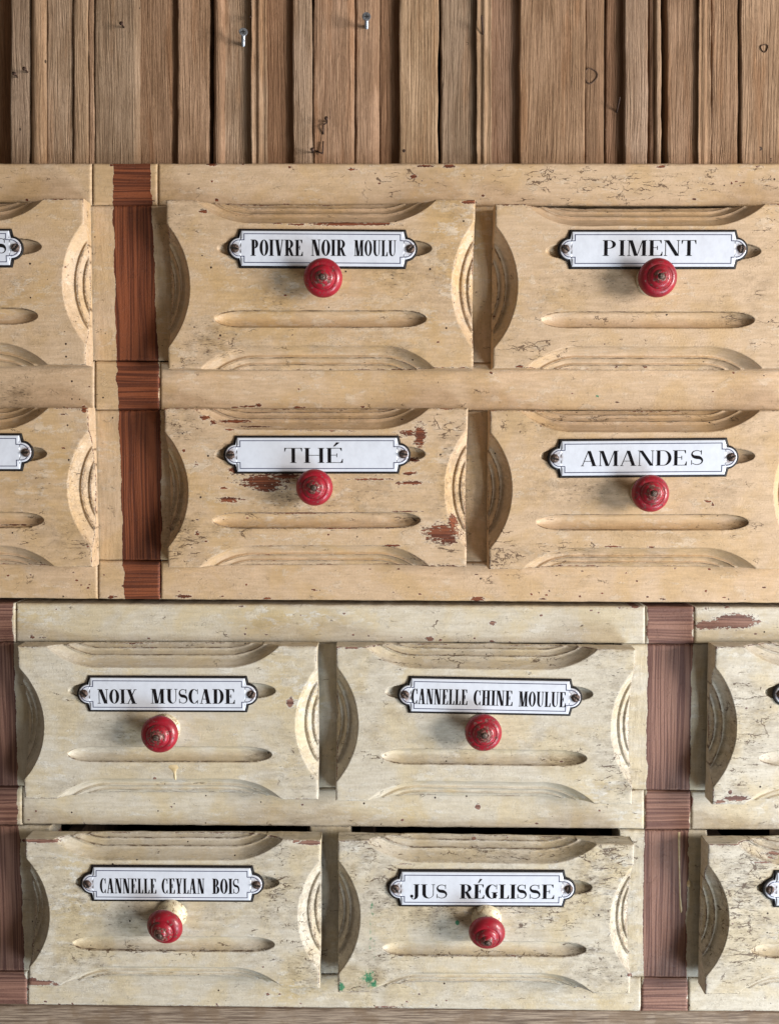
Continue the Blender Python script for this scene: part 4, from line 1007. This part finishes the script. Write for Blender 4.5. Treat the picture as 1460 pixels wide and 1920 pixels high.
def pin_obj(name, x, y, prof, mat, lean=(0, 0), seg=16, cross=False):
    Y, pl = plank_at(x); c = at(x, y, Y + .0004)
    axis = Vector((lean[0], -1, lean[1])).normalized()
    M = Matrix.Translation(c) @ axis.to_track_quat('Z', 'Y').to_matrix().to_4x4() @ Matrix.Scale(.001, 4)
    bm = bmesh.new(); add_lathe(bm, prof, M, seg)
    if cross:
        top = prof[-1][1]
        n0 = len(bm.faces)
        for a, b_ in ((1.25, .26), (.26, 1.25)):
            b2 = bmesh.new(); add_box(b2, -a, a, -b_, b_, top - .35, top + .03 + (.02 if a > b_ else 0)); bmesh.ops.transform(b2, matrix=M, verts=b2.verts)
            me = bpy.data.meshes.new('tmp'); b2.to_mesh(me); b2.free(); bm.from_mesh(me); bpy.data.meshes.remove(me)
        bm.faces.ensure_lookup_table()
        for f in bm.faces[n0:]: f.material_index = 1
    o = bm_obj(name, bm, mat, pl, c, not cross)
    if cross: o.data.materials.append(M_slot)
    return o
def scr_prof(L):
    p = [(1.5, -2)]
    z = 0
    while z < L - 2.5: p += [(.75, z), (1.1, z + .35), (.75, z + .7)]; z += .9
    return p + [(1.1, L - 1.6), (2.3, L - .4), (2.4, L - .2), (2.3, L), (0, L)]
pin_obj('screw', 687, 52, scr_prof(12), M_zinc, (.02, .08), 20, True)
pin_obj('screw', 456, 85, scr_prof(12), M_zinc, (.16, .22), 20, True)
nailp = [(.45, -1), (.45, 5.0), (1.1, 5.3), (1.1, 5.7), (0, 5.8)]
thin = [(.5, -1), (.5, 9), (.35, 9.6), (0, 9.8)]
for x, y, pr, ln in ((233,52,nailp,(0,0)),(53,136,nailp,(0,0)),(470,30,thin,(.1,-.5)),(34,145,nailp,(0,0)),(905,62,thin,(-.2,.9)),(1155,212,thin,(0,.8)),(613,228,nailp,(0,0)),(587,286,nailp,(0,0))):
    pin_obj('nail', x, y, pr, M_nail, ln, 10)
hole = [(1.0, -.5), (1.0, .25), (.6, .35), (0, .3)]
for x, y, s in ((875,82,1.3),(841,53,.7),(859,207,1.3),(848,267,1.5),(845,302,1.1),(757,283,.9),(1005,272,1.2),(1344,115,.8),(1423,279,1.6),(1444,300,1.3),(1382,44,.8),(127,75,.7),(1297,262,.6),(596,226,.9)):
    pin_obj('hole_disc', x, y, [(r * s, h) for r, h in hole], M_nail, (0, 0), 12)  # holes in the planks, stood in for by small dark discs
def wire(x0, y0, x1, y1, x2, y2):
    Y, pl = plank_at(x1); pts = [at(x0, y0, Y - .0012), at(x1, y1, Y - .0018), at(x2, y2, Y - .0002)]
    bm = bmesh.new()
    for a, b_ in zip(pts, pts[1:]):
        d = b_ - a; M = Matrix.Translation(a) @ d.to_track_quat('Z', 'Y').to_matrix().to_4x4()
        add_lathe(bm, [(0, 0), (.0004, 0), (.0004, d.length), (0, d.length)], M, 8)
    bm_obj('bent_nail', bm, M_nail, pl, pts[0], True)
wire(613,230,606,234,606,252); wire(606,265,605,288,592,283)
M_knot = make_plain('dark_knot_ring', srgb(92, 66, 46), .8, 0, srgb(58, 40, 28), 1.5, .0002)
def ring_knot(x, y, r, asp=1.2):
    Y, pl = plank_at(x); c = at(x, y, Y - .00005); k = (at(x + r, y, Y) - at(x, y, Y)).length
    bm = bmesh.new(); seg = 28; vs = []
    for i in range(seg):
        a = 2 * math.pi * i / seg; j = 1 + .10 * math.sin(3 * a + x)
        vs.append([bm.verts.new((c.x + k * j * f * math.cos(a), c.y - dy, c.z + asp * k * j * f * math.sin(a))) for f, dy in ((1.08, -.0004), (1.0, .00035), (.88, .00035), (.80, -.0004))])
    for i in range(seg):
        a, b_ = vs[i], vs[(i + 1) % seg]
        for m in range(3): bm.faces.new((a[m], a[m + 1], b_[m + 1], b_[m]))
    bm_obj('knot', bm, M_knot, pl, c, True)
ring_knot(1107, 142, 12); ring_knot(1432, 90, 7, 1.05)

# ------------------------------------------------------------------ base board under the lower cabinet
bt = thing('base_board', 'worn grey-brown wooden board under the lower cream cabinet', 'board', at(730, 1965, 0))
q = [(-60, 1886.5), (1530, 1899.5), (1530, 1990), (-60, 1985)]
P0 = [np.array(at(x, y, .0015)[:]) for x, y in q]
T, S = np.meshgrid(np.linspace(0, 1, 30), np.linspace(0, 1, 500), indexing='ij')
Pg = (P0[0] * (1 - S[..., None]) + P0[1] * S[..., None]) * (1 - T[..., None]) + (P0[3] * (1 - S[..., None]) + P0[2] * S[..., None]) * T[..., None]
Pg[..., 1] += .001 * (.6 * fbm(S * 8, T * 12, 77, 4) + .8 * np.exp(-T * 30 / 1.2))
Pn = np.pad(Pg, ((1, 1), (1, 1), (0, 0)), mode='edge'); b = np.ones(Pn.shape[:2], bool); b[1:-1, 1:-1] = False; Pn[..., 1][b] = .03
n = NT("grey_worn_board"); v = n.coords()
f = n.noise(n.vm('MULTIPLY', v, (.05, 1.2, 1.2)), 1.0, 5, .65); g = n.noise(v, .07, 4, .6)
c = n.mix(n.step(f, .35, .65), srgb(98, 80, 66), srgb(160, 142, 124)); c = n.mix(n.step(g, .5, .65, 0, .6), c, srgb(118, 96, 74))
n.bump(f, .0006, .8)
grid_obj('board', Pn, n.set(Base_Color=c, Roughness=.75), bt)
